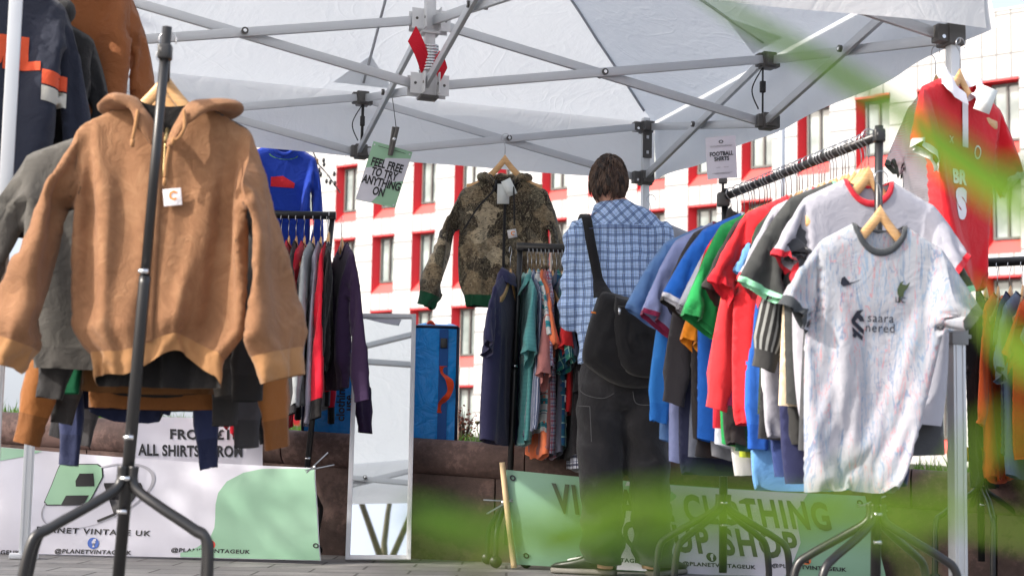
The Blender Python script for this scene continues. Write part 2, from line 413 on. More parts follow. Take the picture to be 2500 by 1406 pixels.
# ------------------------------------------------------------------ gazebo
GC = Vector((-.3574, 6.4441, 0)); GZ = HC + 1.5175; GU = .2672; GY = .2736; GT = (-.021, .0006)
def G(a, b, z=0):
    """gazebo plan (a, b in metres from its centre), z above the lower truss nodes"""
    c, s = math.cos(GY), math.sin(GY)
    return Vector((GC.x + c * a - s * b, GC.y + s * a + c * b, GZ + z + GT[0] * a + GT[1] * b))
GA = (G(1, 0) - G(0, 0)).normalized(); GB = (G(0, 1) - G(0, 0)).normalized()
groot = empty('market_gazebo', GC, 'white pop-up market gazebo with aluminium truss frame and pyramid roof', 'gazebo')
def mat_canopy():
    mt, t, bs = base_mat('canopy_fabric'); co = coord(t)
    n = tex(t, 'ShaderNodeTexNoise', 1.6, co, Detail=7, Roughness=.62, Distortion=1.4)
    n2 = tex(t, 'ShaderNodeTexNoise', 9, co, Detail=5, Distortion=2.5)
    v = tex(t, 'ShaderNodeTexVoronoi', 2.6, tex(t, 'ShaderNodeTexNoise', 2.2, co, Detail=2, Distortion=1).outputs[1]); v.feature = 'DISTANCE_TO_EDGE'
    h = nmath(t, 'ADD', nmath(t, 'ADD', n.outputs[0], nmath(t, 'MULTIPLY', n2.outputs[0], .22)), nmath(t, 'MULTIPLY', nmath(t, 'MINIMUM', v.outputs[0], .06), 1.5))
    bump(t, bs, h, .2, .05)
    c = mixc(t, tex(t, 'ShaderNodeTexNoise', .9, co, Detail=8).outputs[0], (.80, .81, .82, 1), (.67, .69, .715, 1))
    L(t, c, bs.inputs['Base Color']); bs.inputs['Roughness'].default_value = .5; bs.inputs['Specular IOR Level'].default_value = .35
    tr = t.nodes.new('ShaderNodeBsdfTranslucent'); L(t, mixc(t, 1, c, (.94, .97, 1, 1), 'MULTIPLY'), tr.inputs[0])
    bn = bs.inputs['Normal'].links[0].from_socket; L(t, bn, tr.inputs['Normal'])
    mx = t.nodes.new('ShaderNodeMixShader'); mx.inputs[0].default_value = .40
    L(t, bs.outputs[0], mx.inputs[1]); L(t, tr.outputs[0], mx.inputs[2]); L(t, mx.outputs[0], t.nodes['Material Output'].inputs[0]); return mt
M_can = mat_canopy(); M_can2 = M_can
M_alu = plain('aluminium_bar', (.52, .54, .57, 1), .42, .55, var=.06)
M_aluw = plain('pale_aluminium', (.62, .64, .66, 1), .45, .35, var=.05)
M_brk = plain('dark_bracket', (.075, .072, .07, 1), .5, var=.2); M_wht = plain('white_bracket', (.62, .63, .65, 1), .45, .2)
M_blk = plain('black_paint', (.012, .012, .013, 1), .35, .0, var=.3, spec=.6); M_chrome = plain('chrome', (.75, .76, .78, 1), .2, 1, var=.03)
M_wire = plain('steel_wire', (.45, .46, .48, 1), .3, 1, var=.05)
EA = 1.56; HP = .98
def cz(a, b):
    ma, mi_ = max(abs(a), abs(b)) / EA, min(abs(a), abs(b)) / EA
    r = 1 - ma; sag = -.055 * math.sin(math.pi * min(1, r)) * (.35 + .65 * (1 - mi_ / (ma + 1e-6)))
    wr = .012 * nz3(a * 2.1, b * 2.1, 3.1) + .006 * nz3(a * 6, b * 6, 1.2)
    return GU + .045 + HP * r + sag + wr * min(1, r * 6)
mb = MB(); n = 44
# four triangular roof panels joined along the hips (polar grid: ring k, side, step)
V = []; F = []
ringsn = 26; per = 4 * 14
for k in range(ringsn + 1):
    q = EA * (1 - k / ringsn)
    for s in range(4):
        for j in range(14):
            u = -1 + 2 * j / 14
            a, b = [(u, -1), (1, u), (-u, 1), (-1, -u)][s]
            V.append(G(a * q, b * q, cz(a * q, b * q)))
for k in range(ringsn):
    for j in range(per): F.append((k * per + j, k * per + (j + 1) % per, (k + 1) * per + (j + 1) % per, (k + 1) * per + j))
mb.add(V, F); mb.build('canopy', M_can, groot, origin=GC, auto=14)
VH = .305
for s in range(4):
    mb = MB()
    def vf(u, v, s=s):
        t = -1 + 2 * u; a, b = [(t, -1), (1, t), (-t, 1), (-1, -t)][s]
        o = .012 + .02 * v + .014 * v * math.sin(u * 23 + s * 2) + .010 * v * nz3(u * 9, s * 3.3, v * 2)
        k = (EA + o) / EA
        scal = -.012 * v * (1 - abs(t) ** 2) * 2
        return G(a * EA * k, b * EA * k, GU + .052 - VH * v + scal)
    mb.grid(vf, 60, 8); mb.build('valance', M_can, groot, origin=GC)
# hems and seams: narrow doubled strips along hips and mid lines, under the cloth
M_seam = plain('seam_tape', (.42, .44, .48, 1), .6)
for a, b in ((1, 1), (1, -1), (-1, 1), (-1, -1), (1, 0), (-1, 0), (0, 1), (0, -1)):
    mb = MB(); pts = [G(a * EA * r, b * EA * r, cz(a * EA * r, b * EA * r) - .006) for r in [i / 20 for i in range(1, 20)]]
    mb.tube(pts, .007, 6); mb.build('roof_seam', M_seam, groot, origin=GC)
def truss(a0, b0, a1, b1, nm):
    """scissor pair between two nodes"""
    d = Vector((a1 - a0, b1 - b0, 0)).normalized(); sd = Vector((-d.y, d.x, 0)) * .014
    for k, (z0, z1) in enumerate(((0, GU), (GU, 0))):
        o = sd if k else -sd; mb = MB(); p0 = G(a0 + d.x * .03 + o.x, b0 + d.y * .03 + o.y, z0); p1 = G(a1 - d.x * .03 + o.x, b1 - d.y * .03 + o.y, z1)
        mb.bar(p0, p1, .018, .037, side=G(sd.x * 50, sd.y * 50) - G(0, 0), bev=.003)
        c = (p0 + p1) / 2
        if k == 1:
            nn = (G(sd.x, sd.y) - G(0, 0)).normalized()
            for sg in (-1, 1):
                e = c + nn * (.0275 if sg > 0 else -.038) * 1
                mb.tube([e - nn * .006, e + nn * .006], .014, 14, 1); mb.tube([e - nn * .008, e + nn * .008], .007, 10, 2)
        mb.build('truss_bar', [M_alu, M_brk, M_chrome], groot, origin=GC, auto=40)
H = 1.5
for a0, b0, a1, b1 in ((-H, -H, 0, -H), (0, -H, H, -H), (H, -H, H, 0), (H, 0, H, H), (H, H, 0, H), (0, H, -H, H), (-H, H, -H, 0), (-H, 0, -H, -H),
                       (0, 0, H, 0), (0, 0, -H, 0), (0, 0, 0, H), (0, 0, 0, -H)):
    truss(a0, b0, a1, b1, '')
def rotg(): return Matrix((GA, GB, Vector((0, 0, 1)))).transposed()
RG = rotg()
# legs with upper and lower brackets
for a, b in ((-H, -H), (H, -H), (H, H), (-H, H)):
    p = G(a, b) - (GA * .062 if a < 0 and b < 0 else Vector()); zb = 0 if b < 0 or a < 0 else soil(p.x, .9) - .05
    zb = max(zb, 0)
    lg = MB(); lg.bar(Vector((p.x, p.y, zb + .9)), Vector((p.x, p.y, GZ + GU + .02)), .038, .038, side=GA, bev=.004)
    lo = lg.build('leg', M_aluw, groot, origin=GC, auto=40)
    m2 = MB(); m2.bar(Vector((p.x, p.y, zb + .02)), Vector((p.x, p.y, zb + .92)), .047, .047, side=GA, bev=.004)
    for o in (-.012, .012): m2.bar(Vector((p.x, p.y, zb + .03)) - GB * .0245 + GA * o, Vector((p.x, p.y, zb + .9)) - GB * .0245 + GA * o, .004, .004, side=GA)
    m2.box((p.x, p.y, zb + .012), (.13, .13, .02), 0, RG, .004); m2.build('lower_leg', M_aluw, lo, origin=GC, auto=40)
    m3 = MB(); m3.box((p.x, p.y, zb + .93), (.062, .062, .062), 0, RG, .006); m3.box(Vector((p.x, p.y, zb + .93)) + GA * .04, (.03, .018, .014), 0, RG, .003); m3.build('leg_collar', plain('grey_plastic', (.22, .23, .24, 1), .5), lo, origin=GC, auto=40)
    for z, h, nm in ((0, .075, 'slider_bracket'), (GU, .06, 'corner_bracket')):
        m4 = MB(); q = G(a, b, z); sa, sb = -1 if a > 0 else 1, -1 if b > 0 else 1
        m4.box(q, (.064, .064, h), 0, RG, .006); m4.box(q + GA * sa * .045, (.05, .05, h * .8), 0, RG, .004); m4.box(q + GB * sb * .045, (.05, .05, h * .8), 0, RG, .004)
        for d in (GA * sa, GB * sb):
            m4.tube([q + d * .05 + Vector((0, 0, -h * .2)) - d.cross(Vector((0, 0, 1))) * .028, q + d * .05 + Vector((0, 0, -h * .2)) + d.cross(Vector((0, 0, 1))) * .028], .007, 8, 1)
        m4.build(nm, [M_brk, M_chrome], groot, origin=GC, auto=40)
    if z: 
        m5 = MB(); q = G(a, b, GU - .09); m5.box(q - GB * .026, (.05, .006, .15), 0, RG, .002)
        for dz in (-.045, .035): m5.box(q - GB * .031 + Vector((0, 0, dz)), (.012, .004, .016), 1, RG)
        m5.build('pull_tab', [M_brk, M_wht], groot, origin=GC, auto=40)
for a, b in ((H, 0), (-H, 0), (0, H), (0, -H)):
    for z in (0, GU):
        m4 = MB(); q = G(a, b, z); m4.box(q, (.06, .06, .07), 0, RG, .005)
        for d in (GA, GB): m4.box(q + d * .0, tuple(Vector((.1, .045, .055)) if d is GA else Vector((.045, .1, .055))), 0, RG, .004)
        m4.build('truss_bracket', [M_brk], groot, origin=GC, auto=40)
    # strap with buckle hanging from the roof cloth down to the lower node
    m6 = MB(); t0, t1 = G(a * .985, b * .985, GU - .03), G(a * .985, b * .985, .03)
    m6.bar(t0, t1, .014, .003, side=GA if b else GB); c = t0.lerp(t1, .42); m6.box(c, (.022, .022, .05), 0, RG, .004)
    m6.tube(smooth_path([t0, t0.lerp(t1, .5) + GA * -.05, t1 + GA * -.02 + Vector((0, 0, .02))]), .003, 6)
    m6.build('strap', plain('black_webbing', (.02, .02, .022, 1), .7), groot, origin=GC)
    # corner patch of doubled cloth above the node
    m7 = MB(); 
    def gus(u, v):
        sx_, inw = (u - .5) * .30 * (1 - v), v * .2
        aa, bb = (a * (1 - inw / H), b + sx_) if a else (a + sx_, b * (1 - inw / H))
        return G(aa, bb, cz(aa, bb) - .008)
    m7.grid(gus, 8, 6); m7.build('gusset', M_can, groot, origin=GC)
# centre pole, hubs, spring
cpz = [G(0, 0, -.05), G(0, 0, cz(0, 0) - .02)]
m8 = MB(); m8.bar(cpz[0], cpz[1], .042, .042, side=GA, bev=.003); cpo = m8.build('centre_pole', M_wht, groot, origin=GC, auto=40)
for z in (0, GU):
    m9 = MB(); q = G(0, 0, z)
    for d in (GA, GB):
        for sg in (-1, 1):
            for o in (-.019, .019):
                sd = GB if d is GA else GA
                m9.box(q + d * sg * .05 + sd * o * 1.6, tuple(Vector((.06, .004, .085)) if d is GA else Vector((.004, .06, .085))), 0, RG)
                m9.tube([q + d * sg * .06 + sd * o * 1.6 - sd * .004, q + d * sg * .06 + sd * o * 1.6 + sd * .004], .006, 8, 1)
    m9.box(q + Vector((0, 0, -.05)), (.075, .075, .012), 1 if z == 0 else 0, RG, .003); m9.box(q, (.056, .056, .09), 0, RG, .003)
    m9.build('centre_hub', [M_wht, M_brk], groot, origin=GC, auto=40)
m10 = MB(); pts = []
for i in range(9 * 14 + 1):
    a = 2 * math.pi * i / 14; pts.append(G(0, 0, .055 + .11 * i / 126) + GA * .036 * math.cos(a) + GB * .036 * math.sin(a))
m10.tube(pts, .0055, 6); m10.build('spring', M_chrome, cpo, origin=GC)
m11 = MB(); q = G(0, 0, .13)
for sgn, ln in ((-1, .06), (1, .035)):
    A = []
    for i in range(8):
        t = i / 7; c = q + GA * sgn * (.02 + ln * t) + Vector((0, 0, (-.06 + .13 * t) if sgn < 0 else (-.02 - .07 * t))) - GB * (.03 + .02 * math.sin(t * 3)); A.append((c + Vector((0, 0, .034)) + GA * .016, c - Vector((0, 0, .034)) - GA * .016))
    m11.add([p for r in A for p in r], [(2 * i, 2 * i + 1, 2 * i + 3, 2 * i + 2) for i in range(7)])
m11.build('red_strap', cloth(196, 22, 44), cpo, origin=GC)
# ------------------------------------------------------------------ banners
def vinyl(name, c): return plain(name, c, .34, var=.07, bscale=7, bstr=.35, spec=.45)
V_white, V_green, V_dark, V_ink = vinyl('vinyl_white', srgb(196, 196, 207)), vinyl('vinyl_green', srgb(132, 172, 146)), vinyl('vinyl_olive', srgb(66, 70, 58)), vinyl('vinyl_ink', srgb(28, 28, 32))
V_blue, V_red, V_orange = vinyl('vinyl_blue', srgb(48, 92, 176)), vinyl('vinyl_red', srgb(205, 60, 50)), vinyl('vinyl_orange', srgb(228, 120, 60))
V_grey = vinyl('vinyl_grey', srgb(150, 150, 158)); V_lgreen = vinyl('vinyl_pale_green', srgb(140, 180, 150))
VM = [V_white, V_green, V_dark, V_ink, V_blue, V_red, V_orange, V_grey, V_lgreen]
def banner(name, quad, label, decals, bg, wob=.020, nu=60, nv=16, group=None):
    """cloth sheet between four corners (tl, tr, br, bl) with printed areas; decals in unit coordinates (u right, v down), aspect given by caller"""
    tl, tr, br, bl = [Vector(q) for q in quad]
    nn = (tr - tl).cross(bl - tl).normalized(); nn = nn if nn.y < 0 else -nn
    def S(u, v, lift=0):
        p = tl.lerp(tr, u).lerp(bl.lerp(br, u), v)
        e = min(1, 8 * min(v, 1.05 - v))
        return p + nn * (lift + wob * (math.sin(u * 14 + 1) * .4 + 1.5 * nz3(u * 4, v * 1.6, 4.2)) * e) + Vector((0, 0, -.012 * math.sin(u * math.pi) * (1 - v)))
    mb = MB(); mb.grid(lambda u, v: S(u, v), nu, nv, 0)
    mb.grid(lambda u, v: S(u, v, -.0025), nu, nv, 0)
    W_, H_ = ((tr - tl).length, (bl - tl).length)
    for VF, mi, lift in decals:
        Vv, F = subdiv2d(VF, .12)
        mb.add([S(x / W_, y / H_, lift) for x, y in Vv], F, mi)
    return mb.build(name, VM, smooth=True, origin=bl), W_, H_, S
def flip(VF): return [(x, -y) for x, y in VF[0]], VF[1]
def txt(s, size, x, y, bold=.02, spacing=1.05, shear=0, sy=None, rot=0): return tf2d(flip(tf2d(text2d(s, bold, spacing), size, 0, 0, shear, sy)), 1, x, y, rot=rot)
def fcircle(x, y, r, ci, letter, lc=0):
    return [(tf2d(disc2d(r), 1, x, y), ci, .004), (txt(letter, r * 1.9, x + r * .1, y + r * .05, .05), lc, .006)]
YB1 = 7.5
q1 = [P(-60, 1085, YB1 + .35), P(770, 1142, YB1 + .05), P(784, 1368, YB1), P(-60, 1348, YB1 + .3)]
W1 = (q1[1] - q1[0]).length; H1 = (q1[3] - q1[0]).length; pxm = W1 / 830
def bx(px): return (px + 60) * pxm
def by(px, py): t = 1085 + (py * 0) + 57 * (px + 60) / 830; return (py - t) * pxm
D = []
D.append((poly2d([(bx(-60), .002), (bx(110), .002), (bx(60), by(60, 1112)), (bx(0), by(0, 1124)), (bx(-60), by(-60, 1135))]), 1, .003))
curve = [(645, 1142), (600, 1152), (560, 1175), (538, 1205), (530, 1235), (527, 1270), (524, 1295), (512, 1322), (480, 1345), (440, 1358)]
D.append((poly2d([(bx(px), max(.003, by(px, py))) for px, py in curve] + [(bx(440), H1 * .995), (W1 * .998, H1 * .995), (W1 * .998, .003)]), 1, .003))
para = [(152, 1128), (250, 1128), (262, 1136), (262, 1160), (220, 1226), (205, 1230), (118, 1230), (112, 1222), (145, 1140)]
D.append((poly2d([(bx(x), by(x, y)) for x, y in para]), 3, .0035)); 
cxp, cyp = 187, 1180
D.append((poly2d([(bx(cxp + (x - cxp) * .965), by(cxp + (x - cxp) * .965, cyp + (y - cyp) * .955)) for x, y in para]), 8, .005))
D.append((poly2d([(bx(x), by(x, y)) for x, y in [(202, 1152), (238, 1152), (238, 1184), (190, 1184), (190, 1170)]]), 3, .0065))
D.append((poly2d([(bx(x), by(x, y)) for x, y in [(165, 1206), (222, 1206), (206, 1230), (152, 1230)]]), 3, .0065))
para2 = [(262, 1176), (352, 1176), (356, 1186), (330, 1222), (282, 1258), (240, 1274), (238, 1268), (280, 1252), (325, 1216), (348, 1184), (262, 1182)]
D.append((poly2d([(bx(x), by(x, y)) for x, y in para2]), 3, .004))
D.append((tf2d(ring2d(150 * pxm, 62 * pxm, .06, rot=-.45, a0=-1.3, a1=1.5), 1, bx(245), by(245, 1208)), 7, .004))
D.append((tf2d(ring2d(150 * pxm, 62 * pxm, .02, rot=-.45, a0=1.5, a1=4.3), 1, bx(245), by(245, 1208)), 7, .004))
rt = -.045
D.append((txt('PLANET VINTAGE UK', 25 * pxm, bx(232), by(232, 1297), .025, 1.18, .12, 19 * pxm), 3, .004))
for cx_, cy_ in ((230, 1349), (512, 1358), (-62 + 20, 1337)): D.append((txt('@PLANETVINTAGEUK', 17 * pxm, bx(cx_), by(cx_, cy_) - .004, .03, 1.12, .15, 14 * pxm), 3, .0045))
D += fcircle(bx(230), by(230, 1330) - .01, 14 * pxm, 4, 'f'); D += fcircle(bx(512), by(512, 1339), 12 * pxm, 5, 'd', 3)
for px, py in ((762, 1352),): D.append((tf2d(ring2d(.011, .011, .6), 1, bx(px), by(px, py)), 3, .005))
b1, *_ = banner('vinyl_banner', q1, None, [d for d in D], 0)
tag(b1, 'white and mint banner printed with a logo and PLANET VINTAGE UK', 'banner', 'vinyl banners along the wall')
YB2 = 7.42
q2 = [P(1233, 1146, YB2), P(2112, 1210, YB2 - .14), P(2168, 1428, YB2 - .18), P(1262, 1377, YB2)]
W2 = (q2[1] - q2[0]).length; H2 = (q2[3] - q2[0]).length; pxm = W2 / 880
def bx(px): return (px - 1233) * pxm
def by(px, py): return (py - 1146 - 64 * (px - 1233) / 880) * pxm
D = []
blob = [(1540, 1168), (1680, 1190), (1735, 1200), (1760, 1216), (1752, 1255), (1735, 1285), (1760, 1240), (1800, 1215), (1850, 1210), (1935, 1215), (1965, 1230), (1945, 1300), (1925, 1345), (1910, 1375), (1880, 1398), (1560, 1392), (1500, 1385), (1480, 1340), (1510, 1260)]
D.append((poly2d([(bx(1535), max(.003, by(1535, 1160))), (bx(1880), .003), (bx(1975), .003), (bx(1935), by(1935, 1250)), (bx(1930), by(1930, 1330)), (bx(1905), by(1905, 1375)), (bx(1870), H2 * .993), (bx(1400), H2 * .993), (bx(1440), by(1440, 1330)), (bx(1500), by(1500, 1230))]), 0, .003))
sl = .075
D.append((txt('VINTAGE CLOTHING', 62 * pxm, bx(1682), by(1682, 1243) + .0, .035, 1.16, 0, 100 * pxm), 2, .005))
D.append((txt('POP UP SHOP', 64 * pxm, bx(1692), by(1692, 1325), .035, 1.2, 0, 96 * pxm), 2, .005))
for cx_, cy_ in ((1466, 1375), (1722, 1392), (1936, 1400)): D.append((txt('@PLANETVINTAGEUK', 16 * pxm, bx(cx_), by(cx_, cy_) - .008, .03, 1.1, .12, 14 * pxm), 3, .005))
D += fcircle(bx(1708), by(1708, 1366), 12 * pxm, 3, 'f'); D += fcircle(bx(1932), by(1932, 1378) - .006, 13 * pxm, 6, 'd', 3)
for u, v in ((.02, .08), (.03, .9), (.98, .08)): D.append((tf2d(ring2d(.010, .010, .7), 1, u * W2, v * H2), 3, .006))
b2, *_ = banner('vinyl_banner', q2, None, D, 1)
for poly in b2.data.polygons:
    if poly.material_index == 0 and len(poly.vertices) == 4: poly.material_index = 1
tag(b2, 'mint green banner reading VINTAGE CLOTHING POP UP SHOP below the right rack', 'banner', 'vinyl banners along the wall')
def clamp(loc, yaw, tilt, label, s=1):
    r = empty('spring_clamp', loc, label, 'clamp', 'spring clamps on the banners'); r.rotation_euler = (0, tilt, yaw)
    for sg in (-1, 1):
        mb = MB(); mb.bar((-.045 * s, 0, -sg * .006), (.085 * s, 0, sg * .032 * s), .02, .006, bev=.002); mb.build('clamp_arm', M_wire, r, auto=40)
    mb = MB(); mb.tube([(0, -.012, 0), (0, .012, 0)], .009, 10); mb.build('spring', M_chrome, r)
clamp(P(768, 1140, YB1 + .0), .2, -.5, 'steel spring clamp gripping the top corner of the white banner')
clamp(P(1228, 1226, YB2 - .02), math.pi + .2, .25, 'steel spring clamp on the wooden pole at the mint banner edge')
clamp(P(2118, 1232, YB2 - .3), .1, -.1, 'steel spring clamp at the top right corner of the mint banner')
mb = MB(); mb.tube(smooth_path([P(1226, 1128, YB2 - .03), P(1240, 1260, YB2 - .03), P(1255, 1385, YB2 - .03)]), .0135, 12)
tag(mb.build('wooden_pole', plain('pole_wood', srgb(205, 180, 140), .6, var=.2), origin=P(1255, 1385, YB2 - .03)), 'pale wooden broom handle at the left edge of the mint banner', 'pole')
# price board behind the white banner
YP = 7.9
qb = [P(318, 1012, YP), P(641, 1016, YP), P(641, 1140, YP - .02), P(318, 1135, YP - .02)]
Wb = (qb[1] - qb[0]).length; pm = Wb / 323
D = [(txt('FROM £15', 36 * pm, (500 - 318) * pm, (1060 - 1016) * pm, .035, 1.08, 0, 34 * pm), 3, .004), (txt('ALL SHIRTS - FROM', 28 * pm, (466 - 318) * pm, (1102 - 1016) * pm, .035, 1.06, 0, 38 * pm), 3, .004)]
bb, *_ = banner('price_board', qb, None, D, 0, wob=.002, nu=4, nv=3)
tag(bb, 'white price board reading ALL SHIRTS FROM above the white banner', 'sign')
# ------------------------------------------------------------------ mirror
ma, mc_ = P(843, 1366, 7.70), P(1003, 1366, 7.716); mw = (mc_ - ma).length
mroot = empty('standing_mirror', (ma + mc_) / 2, 'tall narrow mirror in a white frame leaning against the wall', 'mirror')
ax = (mc_ - ma).normalized(); LEAN = .27; hh = 1.235
upv = Vector((0, math.sin(LEAN), math.cos(LEAN))); upv = (upv + Vector((-.02, 0, 0))).normalized(); up2 = upv
nrm_ = ax.cross(upv).normalized(); RM = Matrix((ax, -nrm_ if nrm_.y > 0 else nrm_, upv)).transposed()
o0 = mroot.location; ny = RM @ Vector((0, 1, 0))
mb = MB(); ft = .022
for x in (-mw / 2 + ft / 2, mw / 2 - ft / 2): mb.bar(o0 + ax * x, o0 + ax * x + upv * hh, ft, .024, side=ax, bev=.003)
for z in (ft / 2, hh - ft / 2): mb.bar(o0 + ax * (-mw / 2 + ft) + upv * z, o0 + ax * (mw / 2 - ft) + upv * z, .024, ft, side=ny, bev=.003)
mb.build('frame', plain('white_frame', (.62, .63, .66, 1), .4), mroot, origin=o0, auto=40)
M_mir, t, bs = base_mat('mirror_glass'); bs.inputs['Metallic'].default_value = 1; bs.inputs['Roughness'].default_value = .015; bs.inputs['Base Color'].default_value = (.86, .88, .88, 1)
mb = MB(); q = o0; xs = mw / 2 - ft * .9
mb.add([q + ax * sx_ * xs + upv * z for sx_, z in ((-1, ft * .9), (1, ft * .9), (1, hh - ft * .9), (-1, hh - ft * .9))], [(0, 1, 2, 3)])
mb.build('glass', M_mir, mroot, smooth=False, origin=o0)
# ------------------------------------------------------------------ blue bags on the bed
def mat_tarp(name, c):
    mt, t, bs = base_mat(name); co = coord(t); n = tex(t, 'ShaderNodeTexNoise', 11, co, Detail=7, Distortion=2.2)
    bump(t, bs, n.outputs[0], .55, .03); L(t, mixc(t, nmath(t, 'MULTIPLY', n.outputs[0], .5), c, tuple(min(1, x * 1.7 + .01) for x in c[:3]) + (1,)), bs.inputs['Base Color'])
    bs.inputs['Roughness'].default_value = .28; return mt
M_tarp = mat_tarp('blue_tarpaulin', srgb(12, 138, 226)); M_navy = plain('navy_piping', srgb(20, 30, 60), .5); M_or = cloth(214, 70, 30); M_clear = plain('clear_plastic_side', srgb(190, 160, 110), .2)
def bag(bl, w_, d_, h_, yaw, label, front=True):
    r = empty('storage_bag', bl, label, 'bag', 'blue storage bags on the wall', yaw)
    mb = MB()
    def fc(u, v):
        x, z = u * w_, v * h_; return Vector((x, .012 * nz3(u * 3, v * 4, w_ * 9) - .01 * math.sin(math.pi * u) * math.sin(math.pi * v), z + .01 * nz3(u * 3, v, 3)))
    mb.grid(fc, 14, 24)
    mb.grid(lambda u, v: Vector((u * w_, v * d_, h_ + .02 * nz3(u * 4, v * 4, 1) + .02 * math.sin(math.pi * v))), 12, 12)
    mb.grid(lambda u, v: Vector((u * w_, d_, v * h_)), 4, 4); mb.grid(lambda u, v: Vector((0, u * d_, v * h_)), 6, 6)
    mb.build('bag_body', M_tarp, r)
    mb = MB(); mb.grid(lambda u, v: Vector((w_ + .02 * math.sin(math.pi * u) + .01 * nz3(u * 4, v * 5, 2), u * d_, v * h_)), 10, 18); mb.build('side_panel', M_clear if front else M_tarp, r)
    mb = MB()
    for a_, b_ in (((0, 0, 0), (0, 0, h_)), ((w_, 0, 0), (w_, 0, h_)), ((0, 0, h_), (w_, 0, h_)), ((0, 0, 0), (w_, 0, 0))): mb.tube([Vector(a_), Vector(b_)], .008, 8)
    mb.build('piping', M_navy, r)
    if front:
        x = w_ * .68; mb = MB(); mb.box((x, -.014, h_ * .5), (.045, .003, h_ * .96)); mb.build('webbing', plain('blue_webbing', srgb(0, 78, 150), .6), r, smooth=False)
        mb = MB(); mb.box((x, -.02, h_ * .865), (.035, .012, .05), 0, None, .004); mb.build('buckle', M_blk, r)
        mb = MB(); A = []
        pp = [(x, -.018, h_ * .68), (x, -.02, h_ * .62), (x + .03, -.055, h_ * .56), (x + .035, -.06, h_ * .48), (x + .015, -.05, h_ * .42), (x - .008, -.022, h_ * .37), (x - .01, -.018, h_ * .30)]
        for i, p in enumerate(smooth_path(pp, 6)):
            tw = .8 * math.sin(i / 36 * 9); a = Vector((.019 * math.cos(tw), .019 * math.sin(tw), 0)); A.append((p - a, p + a))
        mb.add([p for rr in A for p in rr], [(2 * i, 2 * i + 1, 2 * i + 3, 2 * i + 2) for i in range(len(A) - 1)]); mb.build('handle', M_or, r)
        mb = MB(); mb.tube(smooth_path([(w_ * .32, .1, h_ + .005), (w_ * .4, .1, h_ + .03), (w_ * .5, .1, h_ + .005)]), .011, 8); mb.build('top_handle', M_or, r)
    else:
        mb = MB()
        for s_, zz in (('clothing', .75), ('use', .9)):
            V_, F_ = tf2d(text2d(s_, .02), .06, rot=math.pi / 2); 
            for V0 in (V_,): mb.add([Vector((w_ * zz + x, -.014, h_ * .45 + y)) for x, y in V0], F_)
        mb.build('print', V_ink, r, smooth=False)
bl = P(1002, 1070, 8.15); bag(Vector((bl.x, bl.y, soil(bl.x, .1))), .228, .34, .62, .10, 'upright blue tarpaulin bag with orange handle standing beside the mirror')
bl = P(738, 1056, 8.35); bag(Vector((bl.x, bl.y, soil(bl.x, .1) )), .26, .3, .46, 0.05, 'blue tarpaulin bag half hidden between rack and mirror', False)
# ------------------------------------------------------------------ clothes racks
def rack(label, A, B, top_extra=.06, rail_drop=.0, hub=.36, foot=.21, name='clothes_rack', lean=0, far_foot=True, base=None, base2=None, spread=.09, rr=.0145):
    """A, B: rail ends in the place; posts under both, each on four bent feet"""
    A, B = Vector(A), Vector(B); r = (B - A); r.z = 0; r.normalize(); s = Vector((-r.y, r.x, 0))
    root = empty(name, (A.x, A.y, 0), label, 'clothes rack', 'clothes racks of the stall')
    o = root.location
    mb = MB(); mb.tube([A - r * .015, B + r * .015], rr, 14); mb.build('rail', M_rail, root, origin=o)
    for k, E in enumerate((A, B)):
        base_ = Vector((E.x, E.y, 0)) + s * (lean if k == 0 else 0)
        if base is not None and k == 0: base_ = Vector(base)
        if base2 is not None and k == 1: base_ = Vector(base2)
        def at(z): return base_.lerp(Vector((E.x, E.y, E.z)), z / E.z)
        mb = MB(); mb.tube([at(.10), at(.9), at(.92)], .0150, 14); mb.tube([at(.9), at(E.z + top_extra)], .0125, 14)
        mb.box(at(E.z), (.034, .034, .04), 0, None, .006)
        for z in (.93, hub + .12, hub + .02, hub - .06): mb.tube([at(z) - Vector((.012, .024, 0)), at(z) + Vector((.012, -.024, 0))], .006, 8, 1)
        mb.build('post', [M_blk, M_chrome], root, origin=o)
        for i in (-1, 1):
            if k and not far_foot: break
            for j in (-1, 1):
                d = s * i; f = r * j * spread; h0 = at(hub + .05) + d * .013 + r * j * .012
                pts = [h0, at(hub) + d * .02 + f * .15, at(hub - .045) + d * foot * .38 + f * .5, at(hub - .10) + d * foot * .8 + f * .85, at(hub - .135) + d * foot * .98 + f, Vector((at(0).x, at(0).y, .12)) + d * foot * 1.04 + f, Vector((at(0).x, at(0).y, .03)) + d * foot * 1.05 + f]
                mb = MB(); mb.tube(smooth_path(pts, 7), .0125, 12)
                mb.tube([pts[-1] + s * .012 + Vector((0, 0, .0)), pts[-1] - s * .012], .028, 12); mb.build('foot_tube', M_blk, root, origin=o)
    return root, A, B, r
M_rail = plain('rail_black', (.018, .018, .02, 1), .3, .3, var=.4)
def mat_wood():
    mt, t, bs = base_mat('hanger_wood'); co = coord(t)
    n = tex(t, 'ShaderNodeTexNoise', 6, coord(t, 'Object', (3, 3, 30)), Detail=5)
    L(t, ramp(t, n.outputs[0], [(.3, srgb(196, 148, 96)), (.7, srgb(222, 180, 128))]), bs.inputs['Base Color']); bs.inputs['Roughness'].default_value = .4; return mt
M_wood = mat_wood()
